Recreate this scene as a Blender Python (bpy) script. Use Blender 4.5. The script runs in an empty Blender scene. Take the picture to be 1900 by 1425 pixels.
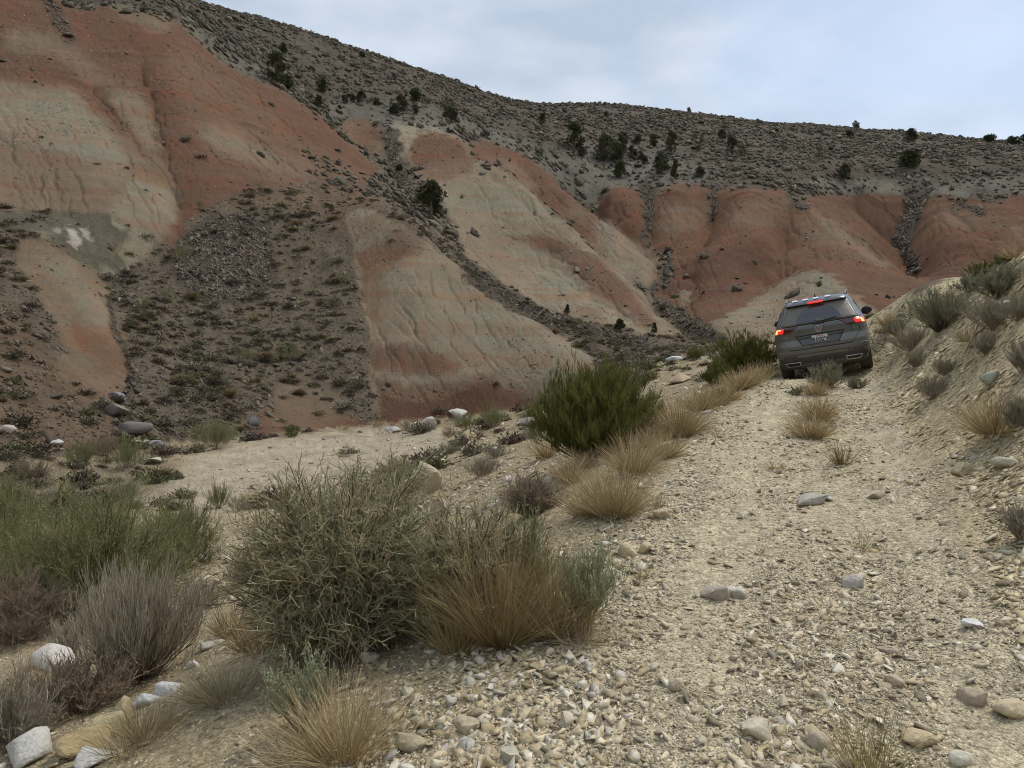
import bpy, math, random
import numpy as np
from mathutils import Vector, Matrix, Euler

C = bpy.context.scene
# ------------------------------------------------------------------ camera
CAMZ = 1.6
FPX, CU, CV, HORIZON = 1372.0, 950.0, 712.5, 650.0
PITCH = -math.atan((CV - HORIZON) / FPX)
cd = bpy.data.cameras.new('camera'); cam = bpy.data.objects.new('camera', cd)
C.collection.objects.link(cam); C.camera = cam
cd.sensor_width = 36.0; cd.lens = 36.0 * FPX / 1900.0
cd.clip_start = 0.05; cd.clip_end = 20000
cam.location = (0, 0, CAMZ); cam.rotation_euler = (math.pi/2 + PITCH, 0, 0)
# ------------------------------------------------------------------ sky, sun, exposure
SUN_EL, SUN_AZ = math.radians(58), math.radians(58)      # azimuth measured from +Y towards +X
W = bpy.data.worlds.new("World"); C.world = W; W.use_nodes = True
nt = W.node_tree; N = nt.nodes; L = nt.links
for n in list(N): N.remove(n)
wo = N.new('ShaderNodeOutputWorld'); bg = N.new('ShaderNodeBackground')
sky = N.new('ShaderNodeTexSky'); sky.sky_type = 'NISHITA'; sky.sun_disc = False
sky.sun_elevation = SUN_EL; sky.sun_rotation = SUN_AZ
sky.air_density = 1.0; sky.dust_density = 1.5; sky.ozone_density = 1.5
tc = N.new('ShaderNodeTexCoord'); mp = N.new('ShaderNodeMapping')
mp.inputs['Scale'].default_value = (1.0, 1.0, 2.6); mp.inputs['Rotation'].default_value = (0.0, 0.5, 0.3)
n1 = N.new('ShaderNodeTexNoise'); n1.inputs['Scale'].default_value = 1.9; n1.inputs['Detail'].default_value = 7; n1.inputs['Roughness'].default_value = 0.52
n1.inputs['Distortion'].default_value = 0.5
rp = N.new('ShaderNodeValToRGB')
rp.color_ramp.elements[0].position = 0.34; rp.color_ramp.elements[0].color = (0.45, 0.45, 0.45, 1)
rp.color_ramp.elements[1].position = 0.52; rp.color_ramp.elements[1].color = (0.97, 0.97, 0.97, 1)
n2 = N.new('ShaderNodeTexNoise'); n2.inputs['Scale'].default_value = 3.2; n2.inputs['Detail'].default_value = 6
rc = N.new('ShaderNodeValToRGB')
CLOUD_A, CLOUD_B = (3.35, 3.95, 4.85, 1), (5.3, 5.75, 6.4, 1)
rc.color_ramp.elements[0].position = 0.36; rc.color_ramp.elements[0].color = tuple(c/10 for c in CLOUD_A[:3]) + (1,)
rc.color_ramp.elements[1].position = 0.64; rc.color_ramp.elements[1].color = tuple(c/10 for c in CLOUD_B[:3]) + (1,)
ms = N.new('ShaderNodeMix'); ms.data_type = 'RGBA'; ms.blend_type = 'MULTIPLY'; ms.inputs[0].default_value = 1
ms.inputs[7].default_value = (10, 10, 10, 1)
mx = N.new('ShaderNodeMix'); mx.data_type = 'RGBA'
L.new(tc.outputs['Generated'], mp.inputs[0]); L.new(mp.outputs[0], n1.inputs['Vector']); L.new(mp.outputs[0], n2.inputs['Vector'])
L.new(n2.outputs[0], rc.inputs[0]); L.new(rc.outputs[0], ms.inputs[6])
dt = N.new('ShaderNodeVectorMath'); dt.operation = 'DOT_PRODUCT'; dt.inputs[1].default_value = (.62, .62, .48); L.new(tc.outputs['Generated'], dt.inputs[0])
mr = N.new('ShaderNodeMapRange'); mr.inputs[1].default_value = .72; mr.inputs[2].default_value = 1.0; mr.inputs[3].default_value = .07; mr.inputs[4].default_value = -.2; L.new(dt.outputs['Value'], mr.inputs[0])
ad = N.new('ShaderNodeMath'); ad.operation = 'ADD'; L.new(n1.outputs[0], ad.inputs[0]); L.new(mr.outputs[0], ad.inputs[1]); L.new(ad.outputs[0], rp.inputs[0])
L.new(rp.outputs[0], mx.inputs[0]); L.new(sky.outputs[0], mx.inputs[6]); L.new(ms.outputs[2], mx.inputs[7])
L.new(mx.outputs[2], bg.inputs[0]); bg.inputs[1].default_value = 0.11
L.new(bg.outputs[0], wo.inputs[0])
sd = bpy.data.lights.new('sun', 'SUN'); sun = bpy.data.objects.new('sun', sd); C.collection.objects.link(sun)
sd.energy = 1.6; sd.angle = math.radians(16); sd.color = (1.0, 0.93, 0.82)
sdir = Vector((math.sin(SUN_AZ)*math.cos(SUN_EL), math.cos(SUN_AZ)*math.cos(SUN_EL), math.sin(SUN_EL)))
sun.rotation_euler = sdir.to_track_quat('Z', 'Y').to_euler()
C.view_settings.view_transform = 'Standard'; C.view_settings.look = 'None'
C.view_settings.exposure = 0.46; C.view_settings.gamma = 1.0
C.cycles.max_bounces = 4; C.cycles.diffuse_bounces = 2; C.cycles.glossy_bounces = 2; C.cycles.transparent_max_bounces = 4
C.cycles.filter_width = 1.0
# ================================================================== terrain
cp_, sp_ = math.cos(PITCH), math.sin(PITCH)
def pix_ray(u, v):
    """photograph pixel -> (azimuth, tangent of elevation)"""
    xc = (np.asarray(u, float) - CU) / FPX; yc = -(np.asarray(v, float) - CV) / FPX
    x = xc; y = cp_ - yc * sp_; z = sp_ + yc * cp_
    return np.arctan2(x, y), z / np.hypot(x, y)
def world_pix(x, y, z):
    z = z - CAMZ
    d = y * cp_ + z * sp_; up = -y * sp_ + z * cp_
    d = np.where(d < 0.05, 0.05, d)
    return CU + FPX * x / d, CV - FPX * up / d

def road(u, v):                                    # range at which a pixel meets the road's plane
    t, e = pix_ray(u, v); return (CAMZ + 0.23) / (0.082 - e)
def rz(u, v, z):
    t, e = pix_ray(u, v); return (z - CAMZ) / e
K = []
def k(*pts):
    for p in pts:
        u, v, r = p[:3]; K.append((u, v, float(r)))
def kz(*pts):
    for u, v, z in pts: K.append((u, v, float(rz(u, v, z))))
# the car's frame: its wheels stand on the road
CAR_PSI, CAR_PITCH, CAR_ROLL = math.radians(24.6), math.radians(3.3), math.radians(9.2)
_f = np.array([math.sin(CAR_PSI)*math.cos(CAR_PITCH), math.cos(CAR_PSI)*math.cos(CAR_PITCH), math.sin(CAR_PITCH)])
_r0 = np.array([math.cos(CAR_PSI), -math.sin(CAR_PSI), 0]); _u0 = np.cross(_r0, _f)
CAR_R = math.cos(CAR_ROLL)*_r0 + math.sin(CAR_ROLL)*_u0; CAR_U = np.cross(CAR_R, _f); CAR_F = _f
def _pt(u, v, D):
    t, e = pix_ray(u, v); x = (u-CU)/FPX*D; r = x/math.sin(t); return np.array([x, r*math.cos(t), CAMZ+e*r])
CAR_O = _pt(1535, 691, 16.1)
CARK = []
for wx_, wy_ in ((-.79,0),(.79,0),(-.79,2.75),(.79,2.75),(-1.2,-.6),(1.2,-.6),(0,-1.2),(0,3.6)):
    p_ = CAR_O + CAR_R*wx_ + CAR_F*wy_; CARK.append((math.atan2(p_[0], p_[1]), (p_[2]-CAMZ-.01)/math.hypot(p_[0], p_[1]), math.hypot(p_[0], p_[1])))
# road bed
for u, v in ((900,1420),(1150,1420),(1400,1420),(1650,1420),(880,1300),(1100,1250),(1350,1250),(1600,1250),(1800,1330),
             (1080,1100),(1250,1080),(1450,1080),(1650,1080),(1180,960),(1350,950),(1550,950),(1700,960),
             (1250,860),(1400,850),(1560,850),(1680,850),(1330,770),(1450,770),(1550,770),(1650,775),(1420,715),(1520,710),(1600,710)):
    k((u, v, road(u, v)))
kz((900,2600,0.0),(400,2600,-0.05),(1600,2600,0.05),(2300,2300,0.3),(-200,2300,-0.2))
k((1660,700,15.8),(1650,668,19.5),(1420,705,15.2),(1420,690,18.5))
# right bank
k((1760,800,8.6),(1730,870,7.5),(1800,1000,5.6),(1900,1180,4.3),(2000,1400,3.5),(1900,1050,5.2),(1900,900,6.5),(1900,750,8.1),(1800,860,7.6),
  (1900,600,10.0),(1900,465,12.6),(1800,700,10.4),(1800,600,13.0),(1800,503,16.5),(1700,650,14.4),(1700,543,21),(1650,700,14.5),(1645,640,18.5),
  (1622,592,27),(2100,460,10),(2300,430,8.5),(2150,800,6.2),(2300,1200,4.3))
k((1622,597,33),(1700,556,27),(1800,520,21),(1900,486,17),(1610,625,45),(1700,590,45),(1820,570,40),(1950,540,34),(2200,500,26),
  (1640,610,70),(1750,570,70),(1900,540,65),(2200,520,60),(1800,545,100),(1900,520,110),(2200,480,110))
# left shoulder and the slope to the wash
kz((780,1420,-0.03),(640,1340,-0.14),(400,1330,-0.36),(200,1370,-0.52),(0,1420,-0.62),(0,1260,-1.05),(230,1285,-0.85),(450,1200,-0.55),
   (640,1228,-0.2),(830,1225,-0.02),(980,1180,0.06),(450,1100,-1.05),(0,1110,-1.75),(-300,1300,-1.3),(-300,1100,-2.0),(200,1010,-2.1),(680,1020,-0.85),
   (860,1020,-0.35),(990,975,0.02),(850,930,-0.75),(1050,920,0.1),(1120,860,0.22),(1000,850,-0.35),(1210,800,0.4),(880,850,-1.1),(770,880,-1.8),
   (700,930,-1.6),(550,960,-2.2),(400,930,-2.45),(600,880,-2.5),(200,920,-2.45),(0,905,-2.3),(-300,900,-2.2),(750,820,-2.5),(500,850,-2.65),(600,800,-2.8),
   (450,822,-2.7),(350,850,-2.6),(1000,800,-1.0),(900,790,-1.8),(960,770,-1.7),(1060,760,-0.6),(1150,740,0.1),(820,795,-2.4))
k((1260,720,22),(1340,700,20),(1400,680,20),(1250,690,34),(1330,665,32),(1400,655,32),(1240,668,48),(1180,660,56),(1330,650,60),(1400,640,68),
  (1120,700,44),(1080,725,48))
# floor / base of the mound and the talus
k((700,785,50),(800,776,52),(900,765,53),(985,752,54),(640,792,49),(560,800,46),(450,815,41),(350,830,38),(250,800,38),(150,850,30),(0,880,26),(-300,870,24),
  (230,755,42),(120,790,34),(0,830,29))
# centre mound : crest, silhouette, hidden back
k((645,400,86),(690,392,88),(740,418,86),(790,450,82),(850,495,77),(900,530,73),(960,573,68),(1020,612,65),(1088,655,61),(1110,672,59),
  (690,560,68),(800,600,63),(900,650,60),(1000,690,57),(720,480,77),(780,520,72),(860,570,68),(700,680,57),(800,700,56),(900,715,55),(1010,725,54),(800,740,53.5),(900,745,53.5),
  (720,740,53))
k((740,432,94),(790,466,90),(850,512,85),(900,548,81),(960,590,76),(1020,628,72),(1088,668,68),
  )
# edge between talus and mound
k((662,450,80),(668,500,74),(680,560,68),(688,620,62),(692,700,55.5),(705,760,51))
# talus fan
k((600,400,88),(500,350,95),(430,380,88),(380,420,82),(600,500,76),(480,500,75),(350,520,71),(600,600,65),(480,600,64),(340,600,62),(600,700,56),(480,700,54),(340,700,50),
  (260,620,57),(280,700,48),(560,760,50),(400,770,45),(290,460,77))
# gully left of the talus, left mound
k((330,400,84),(305,445,78),(255,490,72),(218,530,66),(205,590,58),(225,640,53),(245,690,48),(225,740,44))
k((30,400,74),(100,450,70),(160,490,69),(60,470,67),(100,560,59),(170,600,56),(210,670,50),(100,650,48),(0,560,55),(-300,560,50),(-300,720,36),(0,700,40),(100,720,41),(180,720,43))
# left face (below, middle, upper)
k((0,385,78),(120,400,78),(230,405,80),(-300,380,74),(0,300,92),(150,300,93),(250,300,95),(310,330,93),(290,240,108),(360,300,100),(420,330,98),
  (0,200,112),(150,190,116),(260,190,118),(330,170,124),(450,260,118),(560,320,112),(630,350,112),(0,90,138),(120,70,146),(200,90,144),(300,90,148),(400,150,146),(500,210,142),(600,280,136),(690,325,130),
  (0,-20,165),(120,0,172),(200,10,168),(330,35,170),(-300,0,150),(-300,200,104),(430,125,165),(520,170,162),(600,225,158),(650,270,150),(710,330,138),
  (560,350,104),(640,385,96),(700,370,103),(770,420,101))
# valley between left face / mound and second ridge
k((720,285,152),(745,330,138),(770,370,124),(800,410,115),(840,450,110),(800,435,104),(870,500,98),(930,540,92),(1000,585,87),(1080,620,82),(1150,640,77),(1250,650,70),
  (1000,600,82),(1100,640,70),(700,240,166),(660,240,170),(635,225,172),(680,280,158))
# second ridge
k((730,228,172),(790,238,172),(850,258,166),(760,300,150),(800,340,138),(830,400,126),(900,305,150),(860,330,143),(850,290,156),(945,320,150),(980,350,144),(1010,385,138),(1050,420,132),(1100,462,126),(1150,500,118),
  (1185,535,110),(1230,580,100),(1258,612,93),(900,380,135),(900,460,116),(950,430,128),(960,510,105),(1010,470,122),(1020,560,97),(1080,520,108),(1100,590,92),(1170,570,100),(1160,612,90),(1220,625,87))
k((960,335,166),(1010,398,156),(1050,436,150),(1100,482,142),(1150,520,132),(1190,555,120),(1240,598,107))
# third ridge and its far side
k((880,268,182),(940,290,180),(990,300,184),(1020,330,178),(1060,362,172),(1110,400,165),(1160,430,158),(1205,458,150),(1228,482,144),(1220,510,134),(1205,530,128),
  (1000,360,168),(1080,420,156),(1150,470,146),(1150,510,134),(1190,520,130))
k((1060,372,190),(1110,412,184),(1160,445,172),(1205,470,160))
# gullies and the red domes
k((1240,480,152),(1235,510,140),(1208,540,128),(1225,565,118),(1255,590,106),(1290,610,96),(1340,632,84),(1192,350,196),(1203,400,180),(1198,440,168),(1222,462,158),
  (1150,345,196),(1125,365,186),(1165,390,178),(1175,430,166),(1240,345,197),(1330,350,200),(1260,400,182),(1300,440,172),(1270,470,160),(1320,400,186),
  (1400,348,204),(1390,390,184),(1420,430,168),(1360,480,156),(1300,520,138),(1280,560,118),(1380,540,130),(1320,590,100),(1330,610,92),(1400,585,104),
  (1465,385,190),(1450,440,176),(1440,520,150),(1420,560,124),(1500,500,132),(1500,540,116),(1480,600,94),(1400,620,84),(1540,600,96),(1620,590,104),(1580,540,120),(1630,640,90),
  (1500,355,210),(1480,380,196),(1520,410,186),(1570,445,176),(1620,480,168),(1670,508,160),(1690,530,150),(1560,490,150),(1620,540,136),(1700,560,140),
  (1600,360,232),(1600,420,208),(1650,460,195),(1690,362,240),(1672,420,222),(1685,480,196),(1697,512,176),(1750,365,240),(1740,420,215),(1760,480,190),(1780,520,172),
  (1850,362,246),(1830,420,220),(1850,470,195),(1950,362,250),(1950,450,205),(2300,380,230),(1580,400,214),(1540,375,214))
# upper scrub slope to the skyline
k((330,5,205),(450,70,205),(560,110,205),(640,170,196),(740,190,196),(850,225,192),(960,270,196),(1060,300,208),(1130,320,212),(1250,310,218),(1400,310,226),(1550,310,240),(1700,310,256),(1850,315,266),(2300,320,260),
  (900,230,215),(1100,240,245),(1300,260,262),(1500,275,275),(1700,285,285),(1850,290,290),
  (200,-60,215),(340,-5,240),(500,38,252),(600,70,258),(700,103,262),(780,130,268),(850,153,275),(920,178,285),(985,192,295),(1050,193,305),(1100,193,312),(1200,200,325),(1250,207,332),
  (1330,216,340),(1400,226,346),(1500,232,354),(1600,240,360),(1700,247,366),(1850,263,375),(2000,272,380),(2300,290,380),(0,-160,240),(-300,-200,230))
for u, v, r in ((-300,-200,230),(0,-160,240),(200,-60,225),(340,-5,240),(500,38,252),(700,103,262),(850,153,275),(985,192,295),(1100,193,312),(1250,207,332),(1400,226,346),(1600,240,360),(1850,263,375),(2300,290,380)):
    k((u, v + 16, r * 1.18), (u, v + 60, r * 1.6))
K = np.array(K)
SF = 0.55                                           # weight of ln r against azimuth
def fit_tps(P, V, lam):
    n = len(P); d = np.hypot(P[:,None,0]-P[None,:,0], P[:,None,1]-P[None,:,1])
    A = np.zeros((n+3, n+3)); A[:n,:n] = np.where(d > 0, d*d*np.log(d+1e-12), 0) + lam*np.eye(n)
    A[:n,n] = 1; A[:n,n+1:] = P; A[n,:n] = 1; A[n+1:,:n] = P.T
    return np.linalg.solve(A, np.concatenate([V, np.zeros(3)]))
kt, ke = pix_ray(K[:,0], K[:,1])
kt = np.append(kt, [c[0] for c in CARK]); ke = np.append(ke, [c[1] for c in CARK]); kr = np.append(K[:,2], [c[2] for c in CARK])
KP = np.stack([kt, np.log(kr) * SF], 1)
kw = fit_tps(KP, ke, 2e-6)
def eval_tps(T, S):
    out = np.empty(T.size); T = T.ravel(); S = S.ravel() * SF
    for i in range(0, T.size, 20000):
        a = slice(i, i+20000)
        d2 = (T[a,None]-KP[None,:,0])**2 + (S[a,None]-KP[None,:,1])**2
        out[a] = (0.5*d2*np.log(d2+1e-14)) @ kw[:-3] + kw[-3] + kw[-2]*T[a] + kw[-1]*S[a]
    return out
TH_MAX = math.radians(43)
S0, S1 = math.log(2.2), math.log(620.0)
NTc, NSc = 260, 420
tc_ = np.linspace(-TH_MAX, TH_MAX, NTc); sc_ = np.linspace(S0, S1, NSc)
Tg, Sg = np.meshgrid(tc_, sc_)
EC = eval_tps(Tg, Sg).reshape(NSc, NTc)

def bicubic(G, i, j):
    i0 = np.clip(np.floor(i).astype(int), 1, G.shape[0]-3); j0 = np.clip(np.floor(j).astype(int), 1, G.shape[1]-3)
    fi = i - i0; fj = j - j0
    def w(t): return (-.5*t+t*t-.5*t**3, 1-2.5*t*t+1.5*t**3, .5*t+2*t*t-1.5*t**3, -.5*t*t+.5*t**3)
    wi, wj = w(fi), w(fj); r = 0
    for a in range(4):
        row = 0
        for b in range(4): row = row + wj[b] * G[i0+a-1, j0+b-1]
        r = r + wi[a] * row
    return r
# value noise
def _h(ix, iy, seed):
    h = (ix.astype(np.int64)*374761393 + iy.astype(np.int64)*668265263 + seed*1442695041) & 0xFFFFFFFF
    h = ((h ^ (h >> 13)) * 1274126177) & 0xFFFFFFFF
    return ((h ^ (h >> 16)) & 0xFFFF) / 65535.0
def vn(x, y, seed=0):
    ix = np.floor(x); iy = np.floor(y); fx = x-ix; fy = y-iy
    fx = fx*fx*(3-2*fx); fy = fy*fy*(3-2*fy)
    a = _h(ix, iy, seed); b = _h(ix+1, iy, seed); c = _h(ix, iy+1, seed); d = _h(ix+1, iy+1, seed)
    return (a+(b-a)*fx)*(1-fy) + (c+(d-c)*fx)*fy
def fbm(x, y, seed=0, oct=4, gain=.5):
    s = 0; a = 1; t = 0
    for o in range(oct):
        s = s + a*vn(x*2**o + 17.3*o, y*2**o - 9.1*o, seed+o); t += a; a *= gain
    return s/t - 0.5
# ------------------------------------------------------------------ fine polar grid
s_near = np.arange(S0, math.log(30), .0042); s_mid = np.arange(math.log(30), math.log(400), .0029); s_far = np.linspace(math.log(400), S1, 22)
SR = np.concatenate([s_near, s_mid, s_far]); NS = len(SR)
TC = np.linspace(-TH_MAX, TH_MAX, 1360); NT = len(TC)
gi = (SR - S0)/(S1-S0)*(NSc-1); gj = (TC+TH_MAX)/(2*TH_MAX)*(NTc-1)
EF = bicubic(EC, gi[:,None]+0*gj[None], gj[None]+0*gi[:,None])
RR = np.exp(SR)[:,None]; TT = TC[None,:]
def row_of(s): return np.interp(s, SR, np.arange(NS))
def col_of(t): return np.interp(t, TC, np.arange(NT))
def locate(u, v, rmin=2.3, G=None):
    """first ground point met by the ray of a photograph pixel -> (theta, s)"""
    G = EF if G is None else G
    t, e = pix_ray(u, v); j = int(round(float(col_of(t)))); i0 = int(row_of(math.log(rmin)))
    col = G[i0:, j]; h = np.nonzero(col >= e)[0]
    i = i0 + (h[0] if len(h) else int(np.argmax(col)))
    return float(t), float(SR[min(i, NS-1)])
def carve(pts, width, depth, pw=1.0, rmin=2.3, jag=0.35, seed=1, ends=True):
    """cut a gully (depth > 0) or raise a rib (depth < 0) along a line on the ground; width and depth are fractions of the range"""
    P = np.array([locate(u, v, p[0] if p else rmin) for u, v, *p in pts])
    Q = [P[0]]
    for a, b in zip(P[:-1], P[1:]):
        n = max(2, int(np.hypot(*(b-a))/0.008)); Q += [a+(b-a)*t/n for t in range(1, n+1)]
    Q = np.array(Q); n = len(Q); rng = np.random.RandomState(seed)
    jit = rng.randn(n, 2); jit = (jit + np.roll(jit, 1, 0) + np.roll(jit, -1, 0))/2
    Q = Q + jit*width*jag*np.array([1, 1.5]); brk = np.clip(.25+1.3*vn(np.arange(n)*.33+seed*7.7, np.zeros(n)+seed, seed), .15, 1.0) if width < .005 else np.ones(n)
    m = width*5
    j0, j1 = np.searchsorted(TC, [Q[:,0].min()-m, Q[:,0].max()+m]); i0, i1 = np.searchsorted(SR, [Q[:,1].min()-m, Q[:,1].max()+m])
    if j1 <= j0 or i1 <= i0: return
    S = SR[i0:i1, None]; T = TC[None, j0:j1]; best = np.full((i1-i0, j1-j0), 9.); fade = np.ones_like(best)
    for q in range(n-1):
        a, b = Q[q], Q[q+1]; lo = np.minimum(a, b)-m; hi = np.maximum(a, b)+m
        ja, jb = np.searchsorted(TC[j0:j1], [lo[0], hi[0]]); ia, ib = np.searchsorted(SR[i0:i1], [lo[1], hi[1]])
        if jb <= ja or ib <= ia: continue
        d = b-a; l2 = d@d+1e-12; tt = np.clip(((T[:, ja:jb]-a[0])*d[0]+(S[ia:ib]-a[1])*d[1])/l2, 0, 1)
        dd = np.hypot(T[:, ja:jb]-a[0]-tt*d[0], S[ia:ib]-a[1]-tt*d[1])
        sub = best[ia:ib, ja:jb]; c = dd < sub
        f = (q+tt)/(n-1); fa = np.clip(np.minimum(f*6+.15, (1-f)*6+.15), 0, 1) if ends else 1+0*f; fa = fa*brk[q]
        sub[c] = dd[c]; fade[ia:ib, ja:jb][c] = fa[c]
    EF[i0:i1, j0:j1] -= depth*fade*np.exp(-(best/width)**pw)
# broad gullies that split the slopes into rounded spurs
BIG = [([(330,395),(320,440),(260,495),(216,530),(206,590),(228,640),(244,700),(222,750)],.022,.012),
 ([(150,110),(200,190),(250,250),(310,320),(328,390)],.03,.010),([(255,70),(290,190),(300,270),(325,340),(330,400)],.03,.012),
 ([(430,200),(470,260),(560,330),(650,380)],.03,.008),
 ([(655,410),(664,480),(684,590),(692,700),(706,775)],.018,.008),
 ([(725,270),(740,330),(780,390),(835,445)],.02,.010),
 ([(910,315),(950,355),(1000,400)],.02,.006),([(970,440),(965,500),(1010,560),(1100,600)],.025,.007),([(1000,460),(1080,530),(1190,605)],.02,.006),
 ([(1196,352),(1204,400),(1198,440),(1225,470),(1240,480),(1206,535),(1240,575),(1300,610),(1335,632)],.024,.016),
 ([(1325,360),(1322,400),(1300,450),(1262,478)],.022,.010),([(1470,380),(1455,430),(1440,500),(1415,530)],.02,.009),
 ([(1288,500),(1282,550),(1266,575)],.012,.006),([(1696,365),(1680,400),(1672,425),(1688,470),(1698,508)],.026,.018),
 ([(1580,365),(1610,390),(1640,420),(1680,460)],.02,.009),([(1760,375),(1800,410),(1850,440)],.02,.007),([(1790,400),(1830,460),(1850,495)],.015,.007),([(1870,365),(1900,400),(1930,440)],.02,.008),
 ([(1520,385),(1600,450),(1690,515)],.012,.003),([(1120,345),(1108,370),(1150,420)],.02,.006)]
for n_, (pt, w_, d_) in enumerate(BIG): carve(pt, w_, d_*(2.0 if n_ >= 9 else 1.3), 1.0, seed=n_, jag=.15)
RIB = [([(1395,352),(1375,400),(1330,460),(1300,520)],.03,-.006),([(1500,385),(1560,430),(1640,490)],.03,-.006),([(1510,495),(1560,530),(1600,570)],.03,-.006),([(1260,350),(1250,400),(1255,450)],.025,-.004),
 ([(700,394),(742,422),(765,490),(800,590),(825,740)],.045,-.008),([(1740,380),(1760,420),(1800,480)],.03,-.006),([(960,330),(1060,430),(1180,530)],.02,-.004),([(60,440),(140,520),(200,620),(230,690)],.03,-.004)]
for n_, (pt, w_, d_) in enumerate(RIB): carve(pt, w_, d_*1.8, 2.0, seed=n_, jag=.0)
# rills
RILL = [[(770,480),(775,540),(790,590),(835,640),(880,690),(935,745)],[(795,500),(812,560),(850,610),(905,660),(960,715)],[(810,480),(842,545),(872,590),(890,650)],
 [(850,500),(875,560),(900,600),(930,650)],[(770,640),(800,690),(840,740),(850,775)],[(720,640),(745,690),(780,730),(800,770)],[(740,560),(770,610),(800,660)],[(880,640),(920,690),(985,740)],
 [(815,560),(838,600),(845,640)],[(930,620),(975,665),(1010,705)],[(700,600),(715,650),(730,700)],
 [(150,130),(190,190),(215,215),(250,260),(270,290),(310,330),(330,375)],[(255,90),(280,170),(290,220),(298,260),(325,340),(330,390)],[(235,270),(245,330),(262,370),(290,430),(300,440)],
 [(265,300),(285,370),(297,410),(296,440)],[(230,345),(250,395),(265,430)],[(0,250),(30,300),(40,330)],[(100,310),(110,350),(120,385)],[(140,320),(150,360),(160,395)],[(70,320),(80,350),(85,380)],
 [(360,165),(440,220),(500,270),(560,330)],[(455,255),(470,285),(500,320)],[(480,255),(495,285),(520,310)],[(470,175),(540,240),(600,300)],
 [(210,470),(228,440),(236,420)],[(195,450),(225,490),(235,510)],
 [(960,330),(980,370),(1000,400),(1040,440)],[(985,320),(1005,360),(1010,390)],[(955,440),(960,480),(965,520)],[(975,450),(1060,530),(1130,590)],[(1010,450),(1080,510),(1150,575),(1200,615)],
 [(1030,470),(1110,540),(1180,600)],[(880,340),(905,380),(930,430)],[(1065,370),(1120,430),(1180,480)],
 [(1288,498),(1284,530),(1276,560),(1264,575)],[(1467,400),(1452,440),(1444,480),(1440,510)],[(1335,360),(1325,400),(1315,430)],[(1390,430),(1350,460),(1310,490)],
 [(1540,390),(1620,440),(1680,500)],[(1585,370),(1600,400),(1640,440)],[(1520,450),(1560,500),(1620,550)],[(1480,520),(1540,545),(1600,590)],[(1780,420),(1800,460),(1820,490)],[(1610,350),(1650,400),(1668,420)],[(1150,360),(1160,400),(1180,430)]]
for n_, pt in enumerate(RILL):
    carve(pt, .0017, .0034 if n_ < 26 else .0026, 1.5, seed=50+n_, jag=1.3, rmin=30)
rg = np.random.RandomState(5)
def auto_rills(n, u0, u1, v0, v1, du, dv, dep=.0022, wd_=.0016):
    for q in range(n):
        u = rg.uniform(u0, u1); v = rg.uniform(v0, v1); p = [(u, v)]
        for _ in range(rg.randint(2, 5)): u += du*rg.uniform(.4, 1.5)+rg.uniform(-5, 5); v += dv*rg.uniform(.5, 1.2); p.append((u, v))
        carve(p, wd_, dep, 1.5, seed=300+q, jag=1.2, rmin=30)
auto_rills(22, 720, 1000, 560, 730, 14, 18, .0016); auto_rills(16, 0, 220, 180, 370, 6, 16); auto_rills(14, 340, 600, 120, 320, 18, 18); auto_rills(22, 870, 1150, 340, 580, 16, 18); auto_rills(22, 1220, 1680, 370, 560, 8, 20); auto_rills(8, 1710, 1890, 380, 460, 8, 14)

for a_ in ((60, 690, 1040, 520, 740, 13, 14), (45, 0, 250, 120, 380, 7, 12), (50, 260, 640, 60, 330, 14, 14), (50, 820, 1180, 290, 590, 13, 13), (60, 1210, 1690, 360, 590, 7, 14), (16, 1710, 1890, 375, 480, 6, 12), (14, 60, 230, 470, 720, 9, 14)):
    auto_rills(*a_, .0013, .0012)
# ------------------------------------------------------------------ what the ground is made of
X0 = RR*np.sin(TT); Y0 = RR*np.cos(TT); Z0 = CAMZ + EF*RR
U0, V0 = world_pix(X0, Y0, Z0)
px_m = RR/FPX                                                     # metres under one photograph pixel
wx = fbm(X0/px_m.clip(.02)*0 + TT*70, SR[:,None]*70, 11, 4)*19 + fbm(TT*420, SR[:,None]*420, 13, 3)*8
wy = fbm(TT*70+9, SR[:,None]*70, 12, 4)*17 + fbm(TT*420, SR[:,None]*420, 14, 3)*8
UW = U0 + wx; VW = V0 + wy
COL = np.zeros(U0.shape+(3,), np.float32); VEG = np.zeros(U0.shape, np.float32); RGH = np.zeros(U0.shape, np.float32); BAD = np.zeros(U0.shape, np.float32)
CLS = dict(   # colour, vegetation, roughness, badland clay
 scrub=((.138,.114,.090), 1.0, 1.0, 0), upper=((.098,.084,.070), 1.2, 1.2, 0), red=((.150,.087,.062), .008, .0, 1), dred=((.108,.058,.043), .03, .1, 1), orange=((.182,.118,.084), .008, .0, 1),
 pale=((.250,.212,.166), .02, .0, 1), cream=((.28,.25,.20), .0, .0, 1), tan=((.210,.162,.122), .03, .0, 1), green=((.235,.214,.166), .0, .0, 1), shale=((.120,.108,.085), .1, .4, 0),
 white=((.46,.45,.43), 0, .1, 1), ash=((.150,.143,.128), .5, .6, 0), dark=((.085,.068,.062), .1, 2.0, 0), gully=((.085,.070,.060), .5, 1.6, 0), mix=((.150,.105,.076), .55, .6, 0),
 wash=((.43,.375,.305), .05, .15, 0), shoulder=((.36,.305,.215), .35, .5, 0), gravel=((.49,.435,.335), 0, .3, 0), bank=((.49,.43,.305), .25, .9, 0), track=((.52,.465,.36), 0, .05, 0), fine=((.41,.355,.26), 0, .1, 0))
for k_ in CLS: CLS[k_] = (tuple(np.array(CLS[k_][0])*[1.0, .97, .86]),)+CLS[k_][1:]
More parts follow.
